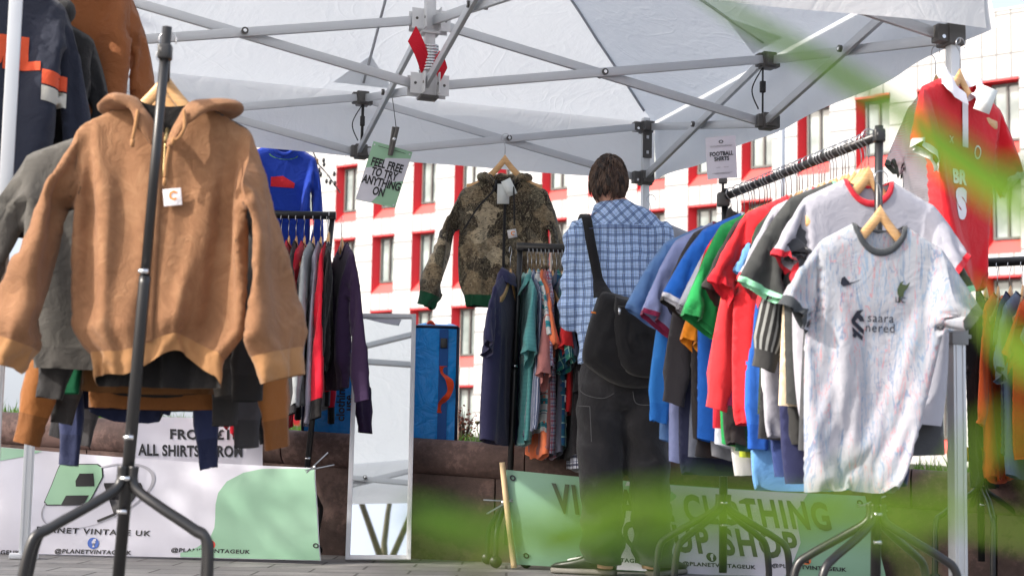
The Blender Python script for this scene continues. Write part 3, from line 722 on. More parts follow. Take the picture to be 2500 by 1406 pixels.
def make_hanger():
    r = empty('clothes_hanger', (0, 0, 0), 'x', 'hanger')
    mb = MB(); A = []
    for i in range(25):
        u = -1 + i / 12; x = .19 * u; a = abs(u)
        z = -.014 - .15 * (1 - (1 - a) ** 1.8); wd = .042 * (1 - .4 * a); th = .0068 * (1 - .35 * a); y = .003
        A.append([Vector((x, y + th * math.cos(q), z - wd * .5 + wd * .6 * math.sin(q))) for q in [2 * math.pi * j / 10 for j in range(10)]])
    mb.rings(A); mb.f += [tuple(range(9, -1, -1)), tuple(240 + j for j in range(10))]; mb.m += [0, 0]
    mb.build('hanger_wood', M_wood, r)
    mb = MB(); pts = [(0, 0, -.01), (0, 0, .035)] + [(.006 + .021 * math.cos(a), 0, .068 + .021 * math.sin(a)) for a in [R(-125 - 0) + R(-1) * 0 + R(250) * (1 - k / 12) + R(0) for k in range(13)][::-1]]
    pts = [(0, 0, -.01), (0, 0, .03), (-.004, 0, .048)] + [(.002 + .0225 * math.cos(a), 0, .0715 + .0225 * math.sin(a)) for a in [R(200 - 225 * k / 12) for k in range(13)]]
    mb.tube(pts, .0018, 7); mb.build('hook', M_wire, r); return r
HPROTO = None
def hanger(apex, yaw, label, group='wooden hangers on the racks', roll=0, scale=1):
    """wooden hanger whose rail point is .073 above the apex"""
    global HPROTO
    if HPROTO is None: HPROTO = make_hanger(); h = HPROTO
    else: h = copy_tree(HPROTO)
    h.location = apex; h.rotation_euler = (0, roll, yaw); h.scale = (scale,) * 3
    return tag(h, label, 'hanger', group)
HK = .073
# ------------------------------------------------------------------ cloth: sewing patterns hung and settled by gravity
from mathutils.geometry import delaunay_2d_cdt
_sim = {}
def _resample(pts, h):
    """points along an open polyline about h apart, both ends kept"""
    pts = [Vector((p[0], p[1])) for p in pts]; seg = [(b - a).length for a, b in zip(pts, pts[1:])]; T = sum(seg); n = max(1, round(T / h)); o = []
    for i in range(n + 1):
        d = T * i / n; j = 0
        while j < len(seg) - 1 and d > seg[j]: d -= seg[j]; j += 1
        o.append(pts[j].lerp(pts[j + 1], min(1, d / max(seg[j], 1e-9))))
    return o
def pattern(S):
    """outline pieces of one half: front neck, back neck, shoulder, sleeve top, cuff, underarm, side, hem (x >= 0)"""
    W, dr, nw, nk, cw, hw, Lb, sl, sw, swe, a = [S[k] for k in ('W', 'drop', 'nw', 'neck', 'cw', 'hw', 'Lb', 'sl', 'sw', 'swe', 'pa')]
    a = R(a); d = Vector((math.cos(a), -math.sin(a))); n = Vector((-math.sin(a), -math.cos(a)))
    sh = Vector((W, -dr)); e = sh + d * sl; c = e + n * 2 * swe; arm = Vector((cw, -dr - S.get('arm', .20)))
    curve = lambda dep: [Vector((nw * math.sin(t), -dep * math.cos(t) ** 1.2)) for t in [math.pi / 2 * i / 8 for i in range(9)]]
    sh0 = Vector((nw, 0))
    mid = (arm * .62 + c * .38) + Vector((-n.x, -n.y)) * 0
    hc = S.get('hemcurve', 0)
    cf, rb = S.get('cf', .02), S.get('rb', .02)
    ec, cc = sh + d * (sl - cf), c - d * cf; sx = hw + (cw - hw) * rb / max(.05, Lb - dr - .2); sc_ = Vector((sx, -Lb + hc + rb))
    return dict(nf=curve(nk), nb=curve(S.get('nback', .018)), sh=[sh0, sh], st=[sh, ec], st2=[ec, e], cu=[e, c], un2=[c, cc], un=[cc, mid, arm], si=[arm, sc_], si2=[sc_, Vector((hw, -Lb + hc))], cut=[[ec, cc], [sh, arm]], hcut=sc_,
                he=[Vector((hw * (1 - i / 6), -Lb + hc * ((1 - i / 6) ** 2))) for i in range(7)]), d, n, sh, arm
def simulate(S, frames=46):
    key = tuple(sorted((k, v) for k, v in S.items()))
    if key in _sim: return _sim[key]
    h = S.get('h', .017); pc, d, n, sh, arm = pattern(S); rn = random.Random(S.get('seed', 1))
    def outline(neck):
        half = []; tagd = []
        for k in (neck, 'sh', 'st', 'st2', 'cu', 'un2', 'un', 'si', 'si2', 'he'):
            q = _resample(pc[k], h)
            for i, p in enumerate(q[:-1]): half.append((p.x, p.y)); tagd.append(k)
        half.append((0.0, pc['he'][-1].y)); tagd.append('he')
        # mirror: skip the first (x=0 neck) and last (x=0 hem)
        full = half + [(-x, y) for x, y in half[-2:0:-1]]
        return full
    verts = []; index = {}; faces = []; pat = []
    share = set()
    for k in ('sh', 'st', 'st2', 'un2', 'un', 'si', 'si2'):
        for p in _resample(pc[k], h): share.add((round(p.x, 5), round(p.y, 5))); share.add((round(-p.x, 5), round(p.y, 5)))
    loops = {}
    for side, neck in ((-1, 'nf'), (1, 'nb')):
        ol = outline(neck); xs = [p[0] for p in ol]; ys = [p[1] for p in ol]
        inner = []; x0, x1, y0, y1 = min(xs), max(xs), min(ys), max(ys)
        def inside(x, y):
            c = False; j = len(ol) - 1
            for i in range(len(ol)):
                if (ol[i][1] > y) != (ol[j][1] > y) and x < (ol[j][0] - ol[i][0]) * (y - ol[i][1]) / (ol[j][1] - ol[i][1]) + ol[i][0]: c = not c
                j = i
            return c
        oa = np.array(ol); r = 0; yy = y0 + h * .5
        while yy < y1:
            xx = x0 + (h * .5 if r % 2 else 0)
            while xx < x1:
                jx, jy = xx + rn.uniform(-.15, .15) * h, yy + rn.uniform(-.15, .15) * h
                if inside(jx, jy) and np.min((oa[:, 0] - jx) ** 2 + (oa[:, 1] - jy) ** 2) > (h * .55) ** 2: inner.append((jx, jy))
                xx += h
            yy += h * .87; r += 1
        extra_ = []; cuts = []
        hcx, hcy = pc['hcut']; hc_ = S.get('hemcurve', 0)
        lines = [[(a_.x * m_, a_.y), (b_.x * m_, b_.y)] for a_, b_ in pc['cut'] for m_ in (1, -1)] + [[(hcx * u, hcy - hc_ + hc_ * u * u) for u in [-1 + i / 8 for i in range(17)]]]
        oi = {(round(p[0], 5), round(p[1], 5)): i for i, p in enumerate(ol)}
        for ln in lines:
            q = _resample(ln, h); ids_ = []
            for j, p in enumerate(q):
                kk = (round(p.x, 5), round(p.y, 5))
                if kk in oi: ids_.append(('o', oi[kk]))
                elif 0 < j < len(q) - 1: ids_.append(('e', len(extra_))); extra_.append((p.x, p.y))
            cuts.append(ids_)
        if extra_:
            ea = np.array(extra_); inner = [p for p in inner if np.min((ea[:, 0] - p[0]) ** 2 + (ea[:, 1] - p[1]) ** 2) > (h * .6) ** 2]
        P2 = [Vector(p) for p in ol + extra_ + inner]; E2 = [(i, (i + 1) % len(ol)) for i in range(len(ol))]
        for ids_ in cuts:
            ab = [i if t_ == 'o' else len(ol) + i for t_, i in ids_]; E2 += [(a_, b_) for a_, b_ in zip(ab, ab[1:]) if a_ != b_]
        rv, re_, rf, ov, oe, of = delaunay_2d_cdt(P2, E2, [], 1, 1e-6)
        ids = []
        for p in rv:
            kk = (round(p.x, 5), round(p.y, 5)); gk = ('s',) + kk if kk in share else (side,) + kk
            if gk not in index: index[gk] = len(verts); verts.append((p.x, 0 if gk[0] == 's' else side * .010, p.y)); pat.append((p.x, p.y))
            ids.append(index[gk])
        for f in rf: faces.append(([ids[i] for i in f] if side < 0 else [ids[i] for i in f][::-1], side))
        loops[side] = [index[(side if (round(p.x, 5), round(p.y, 5)) not in share else 's', round(p.x, 5), round(p.y, 5))] if True else 0 for p in [Vector((x, y)) for x, y in ([(q.x, q.y) for q in _resample(pc[neck], h)])]]
        lm = [index[(side if (round(-q.x, 5), round(q.y, 5)) not in share else 's', round(-q.x, 5) if abs(q.x) > 1e-9 else 0.0, round(q.y, 5))] for q in _resample(pc[neck], h)]
        loops[side] = lm[::-1][:-1] + loops[side]
    me = bpy.data.meshes.new('cloth'); cx = S.get('squeeze', .93)
    pins = []
    V0 = []
    hang = S.get('hang', W0(S))
    for i, (x, y, z) in enumerate(verts):
        V0.append((x, y, z))
    me.from_pydata(V0, [], [f for f, _ in faces]); o = bpy.data.objects.new('cloth', me); col.objects.link(o)
    shset = set()
    for p in _resample(pc['sh'], h): shset.add((round(p.x, 5), round(p.y, 5))); shset.add((round(-p.x, 5), round(p.y, 5)))
    pins = [i for i, (x, z) in enumerate(pat) if (round(x, 5), round(z, 5)) in shset and abs(x) <= hang + 1e-4]
    o.shape_key_add(name='Basis'); rk = o.shape_key_add(name='rest')
    sd = S.get('seed', 1) * 3.7
    for i, v in enumerate(me.vertices):
        x, y, z = verts[i]
        wob = .006 * nz3(x * 5 + sd, z * 4, y * 50)
        nx = x * cx if abs(x) <= W0(S) else math.copysign(abs(x) - W0(S) * (1 - cx), x)
        co = Vector((nx, y + wob * (0 if i in pins else 1) + (-.01 if i in pins and False else 0), z))
        v.co = co; me.shape_keys.key_blocks['Basis'].data[i].co = co; rk.data[i].co = Vector((x, y, z))
    rk.value = 0
    g = o.vertex_groups.new(name='pin'); g.add(pins, 1.0, 'REPLACE')
    # keep the neck back roughly in place: the collar rests on the hanger
    g.add([i for i in loops[1]], .75, 'REPLACE'); g.add(pins, 1.0, 'REPLACE')
    md = o.modifiers.new('cloth', 'CLOTH'); st = md.settings
    st.quality = S.get('q', 6); st.mass = S.get('mass', .25); st.tension_stiffness = 18; st.compression_stiffness = 14; st.shear_stiffness = 6; st.bending_stiffness = S.get('bend', .25)
    st.air_damping = 1.6; st.vertex_group_mass = 'pin'; st.pin_stiffness = 1; st.rest_shape_key = me.shape_keys.key_blocks['rest']
    st.tension_damping = st.compression_damping = 6; st.bending_damping = .6
    if S.get('puff'): st.use_pressure = True; st.uniform_pressure_force = S['puff']
    cs = md.collision_settings; cs.use_collision = False; cs.use_self_collision = True; cs.self_distance_min = .006; cs.self_friction = 6; cs.collision_quality = 2
    md.point_cache.frame_start = 1; md.point_cache.frame_end = frames + 2
    f0 = sc.frame_current
    for f in range(1, frames + 1): sc.frame_set(f)
    dg = bpy.context.evaluated_depsgraph_get(); ev = o.evaluated_get(dg); m2 = ev.to_mesh(); out = [v.co.copy() for v in m2.vertices]; ev.to_mesh_clear()
    bpy.data.objects.remove(o); sc.frame_set(f0)
    lab = []
    ax = d; aline_d = (arm - sh)
    for f, side in faces:
        c = sum((Vector(pat[i]) for i in f), Vector((0, 0))) / len(f); x, y = abs(c.x), c.y
        if y < arm.y: s_ = (1 if c.x > 0 else 2) if x > max(S['cw'], S['hw']) + .001 else 0
        else:
            cr_ = (arm.x - sh.x) * (y - sh.y) - (arm.y - sh.y) * (x - sh.x); s_ = (1 if c.x > 0 else 2) if cr_ > 0 else 0
        dist = (Vector((x, y)) - sh).dot(d)
        cuff = S['sl'] - dist if s_ else 9; hem = (y + S['Lb'] - S.get('hemcurve', 0) * (x / pc['hcut'].x) ** 2) if not s_ else 9
        lab.append((s_, side, cuff, hem))
    r = dict(v=out, f=[f for f, _ in faces], lab=lab, pat=pat, loops=loops, S=S, d=d, n=n, sh=sh)
    _sim[key] = r; return r
def W0(S): return S['W'] - .012
BASE = dict(
    tee_a=dict(W=.23, drop=.065, nw=.085, neck=.075, cw=.265, hw=.265, Lb=.74, sl=.20, sw=.09, swe=.088, pa=42, seed=1, h=.018),
    tee_b=dict(W=.23, drop=.065, nw=.085, neck=.075, cw=.26, hw=.27, Lb=.76, sl=.24, sw=.09, swe=.095, pa=46, seed=6, squeeze=.88, h=.018),
    half=dict(W=.23, drop=.065, nw=.08, neck=.07, cw=.26, hw=.26, Lb=.78, sl=.34, sw=.09, swe=.095, pa=50, seed=9, h=.019, hemcurve=.03),
    long_a=dict(cf=.065, rb=.065, W=.23, drop=.065, nw=.085, neck=.065, cw=.265, hw=.25, Lb=.72, sl=.60, sw=.09, swe=.062, pa=52, seed=3, bend=.5, h=.019),
    long_b=dict(cf=.065, rb=.065, W=.23, drop=.065, nw=.08, neck=.065, cw=.26, hw=.26, Lb=.78, sl=.62, sw=.085, swe=.06, pa=56, seed=12, squeeze=.88, h=.019, hemcurve=.03),
    jacket=dict(cf=.065, rb=.065, W=.255, drop=.075, nw=.09, neck=.11, cw=.305, hw=.275, Lb=.72, sl=.585, sw=.1, swe=.088, pa=47, seed=4, bend=.9, mass=.4, squeeze=.86, puff=.8, h=.0165),
    shirt_hero=dict(cf=.03, W=.215, drop=.06, nw=.092, neck=.085, cw=.255, hw=.265, Lb=.78, sl=.21, sw=.09, swe=.078, pa=44, seed=2, squeeze=.88, h=.0165, bend=.15),
)
def garment(name, label, cat, loc, yaw, M, W=.225, cw=None, hw=None, Lb=.70, nw=.082, drop=.055, tk=.075, tkh=None, sl=.22, sw=.085, swe=None, ang=25, ang2=None, fold=.014, seed=1, N=56, K=44, neck=.07, rib=0, cuff=0,
            collar='rib', tilt=0, decals=(), group=None, hemlift=None, sleeves=None, st=.03, fk=None, pol=0, hemcurve=0, wr=.004, extra=None, fpow=1.3, swr=1, flat=.42, sway=0, sim=None, yfull=None, sub=0, narrow=0, slrot=(0, 0), slw=1.0, xfold=0, cinch=.10):
    """clothes hung on a hanger: local x across, -y front, z up, origin at the neck point of the hanger"""
    rnd = random.Random(seed * 17 + 3)
    if sim is None: sim = (('tee_a', 'tee_b')[seed % 2] if sl < .265 else 'half' if sl < .48 else ('long_a', 'long_b')[seed % 2])
    S = BASE[sim]; r = simulate(S); mir = -1 if (seed // 2) % 2 else 1
    root = empty(name, loc, label, cat, group, yaw); root.rotation_euler = (0, tilt, yaw)
    V = [Vector(p) for p in r['v']]; pat = r['pat']; d, shp = r['d'], r['sh']; F = r['f']; lab = r['lab']; nV = len(V)
    sx, sz = 1.07 * W / S['W'], Lb / S['Lb']
    side = [0] * nV; vs = [0] * nV
    for f, l in zip(F, lab):
        for i in f: side[i] += l[1]; vs[i] = max(vs[i], l[0])
    ya = sorted(abs(p.y) for p in V)[int(nV * .93)]; ys = (tk if yfull is None else ya * yfull) / max(ya, .02)
    ysl = ys if yfull is not None else min(1.0, max(ys, .035 / max(ya, .02)))
    dist = [(Vector((abs(x), y)) - shp).dot(d) if vs[i] else -1 for i, (x, y) in enumerate(pat)]
    # direction of each hanging sleeve
    dirs = {}
    for s_ in (1, 2):
        ids = [i for i in range(nV) if vs[i] == s_]
        a = [V[i] for i in ids if dist[i] < S['sl'] * .35]; b = [V[i] for i in ids if dist[i] > S['sl'] * .85]
        if a and b: dirs[s_] = (sum(b, Vector()) / len(b) - sum(a, Vector()) / len(a)).normalized()
    rs = sl / S['sl'] / sz
    ph = [rnd.uniform(0, 6.28) for _ in range(4)]
    W_ = []
    for i, p in enumerate(V):
        q = p.copy()
        if vs[i] and dirs.get(vs[i]) is not None and dist[i] > 0: q += dirs[vs[i]] * dist[i] * (rs - 1)
        if vs[i] and dist[i] > 0:
            sg_ = 1 if vs[i] == 1 else -1; an_ = R(slrot[0 if sg_ * mir < 0 else 1]) * min(1, dist[i] / .16); px_, pz_ = sg_ * S['W'] * .95, -S['drop'] - .03
            ax_ = dirs[vs[i]]; base_ = Vector((px_, 0, pz_)); o_ = q - base_; al = o_.dot(ax_); q = base_ + ax_ * al + (o_ - ax_ * al) * (1 + (slw - 1) * min(1, dist[i] / .1))
            dx_, dz_ = q.x - px_, q.z - pz_; ca_, sa_ = math.cos(an_), math.sin(an_) * sg_; q.x = px_ + dx_ * ca_ - dz_ * sa_; q.z = pz_ + dx_ * sa_ + dz_ * ca_
        T = max(0, min(1.3, -q.z / S['Lb']))
        q = Vector((q.x * sx * mir, q.y * (ysl if vs[i] else ys), q.z * sz))
        q.x += (sway * T ** 1.3 - narrow * q.x * T ** 1.4) if not vs[i] else 0
        q.x += .012 * T * T * math.sin(ph[0]); q.y += .018 * T * math.sin(ph[1]) + .012 * math.sin(q.x * 5 + ph[2]) * T
        if xfold:
            T2 = max(0, min(1, (-pat[i][1] - .10) / (S['Lb'] - .1))); u_ = pat[i][0] / .3; fr = side[i] < 0
            if not vs[i]:
                g_ = 0
                for j_, fq_ in enumerate((5.2, 9.1, 15.3)):
                    ag = fq_ * u_ + ph[j_] + (0 if fr else 2) + .5 * math.sin(2.5 * T2 + j_) + .8 * nz3(u_ * 2, T2 * 2.2, j_ * 3 + 1); g_ += math.sin(ag + .8 * math.sin(ag)) / (1 + .4 * j_)
                q.y += (-1 if fr else 1) * xfold * g_ * T2 ** .6 * max(0, 1 - abs(u_) ** 4) * (.35 if abs(side[i]) < 1 else 1)
            else:
                dd_ = dist[i]; g_ = math.sin(dd_ * 38 + 3 * nz3(q.x * 5, q.z * 5, 2) + q.x * 14) + .8 * nz3(q.x * 12, q.z * 9, 4); q.y += (-1 if fr else 1) * xfold * .55 * g_ * min(1, dd_ / .08); q.x += xfold * .35 * nz3(q.z * 9, 3, q.y * 9)
        if abs(pat[i][0]) < S['W'] and not vs[i] and side[i]:
            zs_ = -S['drop'] * max(0, (abs(pat[i][0]) - S['nw'])) / (S['W'] - S['nw']); e_ = max(0, min(1, (zs_ - pat[i][1] - .004) / .03)) * max(0, min(1, (.34 + pat[i][1]) / .1))
            q.y = min(q.y, -.0125 * e_) if side[i] < 0 else max(q.y, .0125 * e_)
        W_.append(q)
    V = W_
    if rib: rib = S.get('rb', .02)
    if cuff: cuff = S.get('cf', .02)
    # ribbed cuffs and hem draw the cloth in
    zmin = -Lb
    if rib:
        for i, p in enumerate(V):
            if vs[i]: continue
            e = pat[i][1] + S['Lb']; k = max(0, min(1, (rib * 1.9 - e) / rib)); p.x *= 1 - cinch * k
            p.y *= 1 - .25 * k
    if hemlift:
        for i, p in enumerate(V):
            if not vs[i]:
                T = -pat[i][1] / S['Lb']; 
                if T > .55: p.z += hemlift(pat[i][0] * mir / .26, side[i] < 0) * ((T - .55) / .45) ** 1.5
    cl_ = cuff if cuff else 0
    if cl_ > .04:
        for s_ in (1, 2):
            ids = [i for i in range(nV) if vs[i] == s_ and S['sl'] - dist[i] < cl_ * 2.2]
            if not ids: continue
            c = sum((V[i] for i in ids), Vector()) / len(ids); far = [V[i] for i in range(nV) if vs[i] == s_ and S['sl'] * .5 < dist[i] < S['sl'] * .75]; ax = (c - sum(far, Vector()) / len(far)).normalized()
            for i in ids:
                k = max(0, min(1, (cl_ * 1.6 - (S['sl'] - dist[i])) / (cl_ * .8))); o = V[i] - c; o = o - ax * o.dot(ax); V[i] = V[i] - o * (.26 * k)
    flip_ = mir < 0
    def uvof(i, s_):
        x, y = pat[i]
        if not s_: return (x, y)
        v = Vector((abs(x), y)) - shp; return (v.dot(r['n']), -v.dot(d))
    def part(pname, pred, mats, decs=None):
        mb = MB(); ix = {}
        vv = []; uu = []; ff = []
        for f, l in zip(F, lab):
            if not pred(l): continue
            g = []
            for i in f:
                if i not in ix: ix[i] = len(vv); vv.append(V[i]); uu.append(uvof(i, l[0]))
                g.append(ix[i])
            ff.append(g[::-1] if flip_ else g)
        if not ff: return None
        mb.add(vv, ff, 0, uu)
        if decs:
            bv = BVHTree.FromPolygons([tuple(p) for p in vv], ff)
            for VF, mt, lift in decs:
                V_, F_ = subdiv2d(VF, .012); w2 = []
                for x, z in V_:
                    h = bv.ray_cast(Vector((x, -1, z)), Vector((0, 1, 0))); w2.append(Vector((x, (h[0].y if h[0] else -.03) - lift * .6, z)))
                if mt not in mats: mats.append(mt)
                mb.add(w2, F_, mats.index(mt))
        o = mb.build(pname, mats, root)
        if sub and not decs:
            m_ = o.modifiers.new('smooth', 'SUBSURF'); m_.levels = m_.render_levels = sub
        return o
    rb = rib if rib else 0
    part('body', lambda l: l[0] == 0 and l[3] >= rb, [M['body']], list(decals))
    if rb: part('hem_band', lambda l: l[0] == 0 and l[3] < rb, [M.get('rib', M['body'])])
    for s_ in (1, 2):
        part('sleeve', lambda l: l[0] == s_ and l[2] >= cl_, [M.get('sleeve', M['body'])])
        if cl_: part('cuff', lambda l: l[0] == s_ and l[2] < cl_, [M.get('cuff', M['body'])])
    bvh = BVHTree.FromPolygons([tuple(p) for p in V], F)
    def surf(zd, a):
        w_ = W * 1.02; ca = math.cos(a); x = w_ * math.copysign(abs(ca) ** .85, ca); fr = math.sin(a) < 0
        h = bvh.ray_cast(Vector((x, -1 if fr else 1, -zd)), Vector((0, 1 if fr else -1, 0)))
        return Vector((x, h[0].y if h[0] else (-.04 if fr else .04), -zd))
    if 'lining' in M:
        me_n = [Vector() for _ in V]
        for f in F:
            n_ = (V[f[1]] - V[f[0]]).cross(V[f[2]] - V[f[0]])
            for i in f: me_n[i] += n_
        c = sum(V, Vector()) / nV; mb = MB(); s2 = -.0035
        tot = sum(me_n[i].dot(Vector((0, V[i].y - c.y, 0))) for i in range(nV)); s2 = s2 if tot > 0 else -s2
        vv = [p + (n_.normalized() * s2 if n_.length > 0 else Vector()) for p, n_ in zip(V, me_n)]
        ff = [f for f, l in zip(F, lab) if l[0] == 0]; mb.add(vv, ff, 0, [(p.x, p.z) for p in vv]); mb.build('lining', M['lining'], root)
    lf, lb_ = r['loops'][-1], r['loops'][1]
    ring = [V[i] for i in lf] + [V[i] for i in lb_[::-1][1:-1]]
    c = sum(ring, Vector()) / len(ring)
    if collar == 'rib':
        mb = MB(); A = []
        for kk in range(9):
            q = 2 * math.pi * kk / 8
            row = []
            for p in ring:
                dn = (c - p); dn.y *= .5; dn = dn.normalized(); row.append(p + Vector((0, -.001 if p.y < c.y else .001, 0)) + (dn * .9 + Vector((0, 0, .25))) * .0095 * (math.sin(q) + .25) + Vector((0, 1, 0)) * .0042 * math.cos(q))
            A.append(row)
        mb.rings(A); mb.build('collar', M.get('collar', M['body']), root)
    elif collar == 'polo':
        nf = len(lf); h0 = nf // 2 + 1; seq = list(range(h0, len(ring))) + list(range(0, nf // 2))
        prof = [(0, .0), (.003, .024), (.010, .031), (.022, .018), (.030, -.014), (.034, -.032)]; rows = []
        for o_, hgt in prof:
            row = []
            for k, j in enumerate(seq):
                p = ring[j]; dv = (p - c) * Vector((1, 1, 0)); dv = Vector((dv.x, dv.y * 2.2 - (.03 if j < nf else 0), 0)).normalized(); e = 1 if 2 < k < len(seq) - 3 else .8
                row.append(p + dv * o_ * (1.0 if j >= nf else 1.1) + Vector((0, -.004 if j < nf else 0, hgt * e)))
            rows.append(row)
        mb = MB(); mb.rings(rows, closed=False); mb.rings([[p + Vector((0, .0, -.002)) for p in r_] for r_ in rows], closed=False); mb.build('collar', M.get('collar', M['body']), root)
        mb = MB(); A = []; zt = ring[nf // 2].z
        for i in range(10):
            z = zt - .006 - .15 * i / 9; y0 = min(surf(-z, -1.50).y, surf(-z, -1.64).y) - .005; A.append((Vector((-.016, y0, z)), Vector((.016, y0, z))))
        mb.add([p for r_ in A for p in r_], [(2 * i, 2 * i + 1, 2 * i + 3, 2 * i + 2) for i in range(9)]); mb.build('placket', M.get('collar', M['body']), root)
    if extra: extra(root, surf, None)
    return root
# ------------------------------------------------------------------ left rack with work jackets
S4 = 4.2 / FPX
PB0, PB1 = P(410, 55, 4.0), P(290, 1400, 4.0); A_ = P(403, 128, 4.0); LB_ = PB0 + (PB1 - PB0) * (PB0.z / (PB0.z - PB1.z)); B_ = Vector((A_.x - .245, A_.y + 1.13, A_.z))
rack('black clothes rack at the left front, tall post before the brown hooded jacket', A_, B_, top_extra=.065, base=LB_, base2=Vector((P(300, 1250, B_.y).x - .012, B_.y, 0)), hub=.40, spread=.10, far_foot=False)
def mat_duck():
    mt, t, bs = base_mat('duck_canvas'); co = coord(t)
    w1 = tex(t, 'ShaderNodeTexNoise', 3.5, co, Detail=3, Distortion=1.5)
    c1 = tex(t, 'ShaderNodeTexNoise', 16, co, Detail=8, Roughness=.68, Distortion=1.8); c2 = tex(t, 'ShaderNodeTexNoise', 420, co, Detail=2)
    wv = tex(t, 'ShaderNodeTexVoronoi', 6.5, mixc(t, .3, co, c1.outputs[1])); wv.feature = 'DISTANCE_TO_EDGE'
    h = nmath(t, 'ADD', nmath(t, 'ADD', c1.outputs[0], nmath(t, 'MULTIPLY', c2.outputs[0], .10)), nmath(t, 'MULTIPLY', nmath(t, 'MINIMUM', wv.outputs[0], .12), 1.0))
    bump(t, bs, h, .42, .02)
    f = nmath(t, 'ADD', nmath(t, 'MULTIPLY', c1.outputs[0], .6), nmath(t, 'MULTIPLY', w1.outputs[0], .5))
    L(t, ramp(t, f, [(.40, srgb(128, 90, 62)), (.56, srgb(140, 101, 71)), (.72, srgb(156, 117, 85))]), bs.inputs['Base Color'])
    bs.inputs['Roughness'].default_value = .82; bs.inputs['Specular IOR Level'].default_value = .25; bs.inputs['Sheen Weight'].default_value = .1; return mt
tb = mat_duck(); tb_rib = cloth(158, 116, 76, .4); M_lin = cloth(24, 22, 22)
M_tan = cloth(182, 126, 84, .6); M_brass = plain('brass', (.55, .42, .2, 1), .35, .9)
def jacket_extra(root, surf, an):
    # hood bunched round the neck
    mb = MB(); path = smooth_path([(-.012, -.075, -.145), (-.05, -.07, -.07), (-.092, -.05, -.022), (-.150, -.005, -.022), (-.145, .06, -.02), (-.06, .10, -.03), (.05, .10, -.03), (.15, .06, -.02), (.168, -.008, -.018), (.10, -.052, -.03), (.055, -.07, -.075), (.02, -.076, -.15)], 9)
    kk = len(path); A = []
    for i, p in enumerate(path):
        u = i / (kk - 1); r0 = (.010 + .019 * math.sin(math.pi * u) ** .6) * (1 + .2 * math.sin(u * 33) + .4 * nz3(u * 13, 2, 5))
        t = (path[min(i + 1, kk - 1)] - path[max(i - 1, 0)]).normalized(); out = Vector((p.x, p.y * .6, 0)); out = out.normalized() if out.length > 1e-4 else Vector((0, -1, 0)); out = (out - t * out.dot(t)).normalized(); w2 = t.cross(out)
        A.append([p + (out * 1.45 * math.cos(q) + w2 * .62 * math.sin(q)) * r0 * (1 + .3 * nz3(q * .8, u * 14, 1)) for q in [2 * math.pi * j / 18 for j in range(18)]])
    mb.rings(A); mb.build('hood', tb, root)
    # front zip, flap, pocket seams
    mb = MB(); A = []
    for i in range(26):
        zd = .1 + .56 * i / 25; p = surf(max(.1, zd), -math.pi / 2); A.append((Vector((-.018, p.y - .007, -zd)), Vector((-.006, p.y - .010, -zd)), Vector((.0, p.y - .004, -zd))))
    mb.add([p for r_ in A for p in r_], [f for i in range(25) for f in ((3 * i, 3 * i + 1, 3 * i + 4, 3 * i + 3), (3 * i + 1, 3 * i + 2, 3 * i + 5, 3 * i + 4))]); mb.build('zip_flap', tb, root)
    mb = MB(); p = surf(.1, -math.pi / 2)
    mb.tube([Vector((.004, p.y - .012, -.085)), Vector((.006, surf(.14, -1.57).y - .012, -.125))], .006, 8); mb.tube([Vector((.004, surf(i * .02 + .1, -1.57).y - .006, -.1 - i * .02)) for i in range(7)], .0032, 6)
    mb.build('zip', M_brass, root)
    for sg, pts in ((-1, [(-.06, -.088, -.055), (-.062, -.098, -.09), (-.068, -.10, -.135)]), (1, [(.06, -.09, -.05), (.066, -.105, -.10), (.05, -.108, -.132), (.038, -.105, -.128)]), (0, [(.004, -.075, -.11), (.0, -.098, -.17), (-.004, -.10, -.225)]), (2, [(.03, -.075, -.11), (.024, -.1, -.18), (.02, -.1, -.235)])):
        mb = MB(); mb.tube(smooth_path(pts, 6), .0048, 8); mb.tube([Vector(pts[-1]), Vector(pts[-1]) + Vector((0, 0, -.02))], .006, 8); mb.build('drawstring', tb_rib, root)
    y = min(surf(.30, -1.3).y, surf(.32, -1.2).y) - .006
    lb = MB(); rot = Matrix.Rotation(-.12, 3, 'Y'); lb.box((.032, y, -.275), (.048, .003, .046), 0, rot, .001)
    q = ring2d(.010, .010, .45, 20, a0=.6, a1=5.4); lb.add([rot @ Vector((x + .004, -.003, z + .004)) + Vector((.032, y, -.275)) for x, z in q[0]], q[1], 1)
    lb.build('label_patch', [cloth(225, 222, 225), cloth(232, 140, 40)], root)
nk = P(408, 240, 4.27)
def px4(px, py, y=0): q = P(px, py, 4.27) - nk; return (q.x, y, q.z)
SLV = [([px4(262, 300), px4(200, 338), px4(142, 470, -.06), px4(88, 700, -.10), px4(52, 900, -.08)], [.045, .072, .088, .086, .066]),
       ([px4(575, 310), px4(618, 355), px4(648, 500, -.04), px4(672, 700, -.07), px4(690, 872, -.06)], [.04, .058, .062, .062, .05])]
garment('hooded_jacket', 'sunlit tan hooded work jacket at the front of the left rack', 'jacket', nk, .05, dict(body=tb, rib=tb_rib, cuff=tb_rib, lining=M_lin, sleeve=tb), W=.25, cw=.225, hw=.19, Lb=.755, nw=.095, drop=.07, tk=.11, tkh=.12, sim='jacket', yfull=1.3, sub=1, slrot=(6, 3), slw=1.5, xfold=.017, narrow=.06, cinch=.22,
        sl=.66, sleeves=SLV, cuff=.075, rib=.085, collar=None, swr=2.0, fold=.040, seed=11, N=110, K=80, neck=.10, fk=(4, 7.5, 12), wr=.008, st=.05, fpow=.7, hemlift=lambda s, fr: (.075 * math.exp(-((s - .3) / .5) ** 2) if fr else -.02), extra=jacket_extra, group='jackets on the left rack')
hanger(P(405, 165, 4.29), .05, 'pale wooden hanger inside the tan hooded jacket, beside the tall black post', scale=1.05)
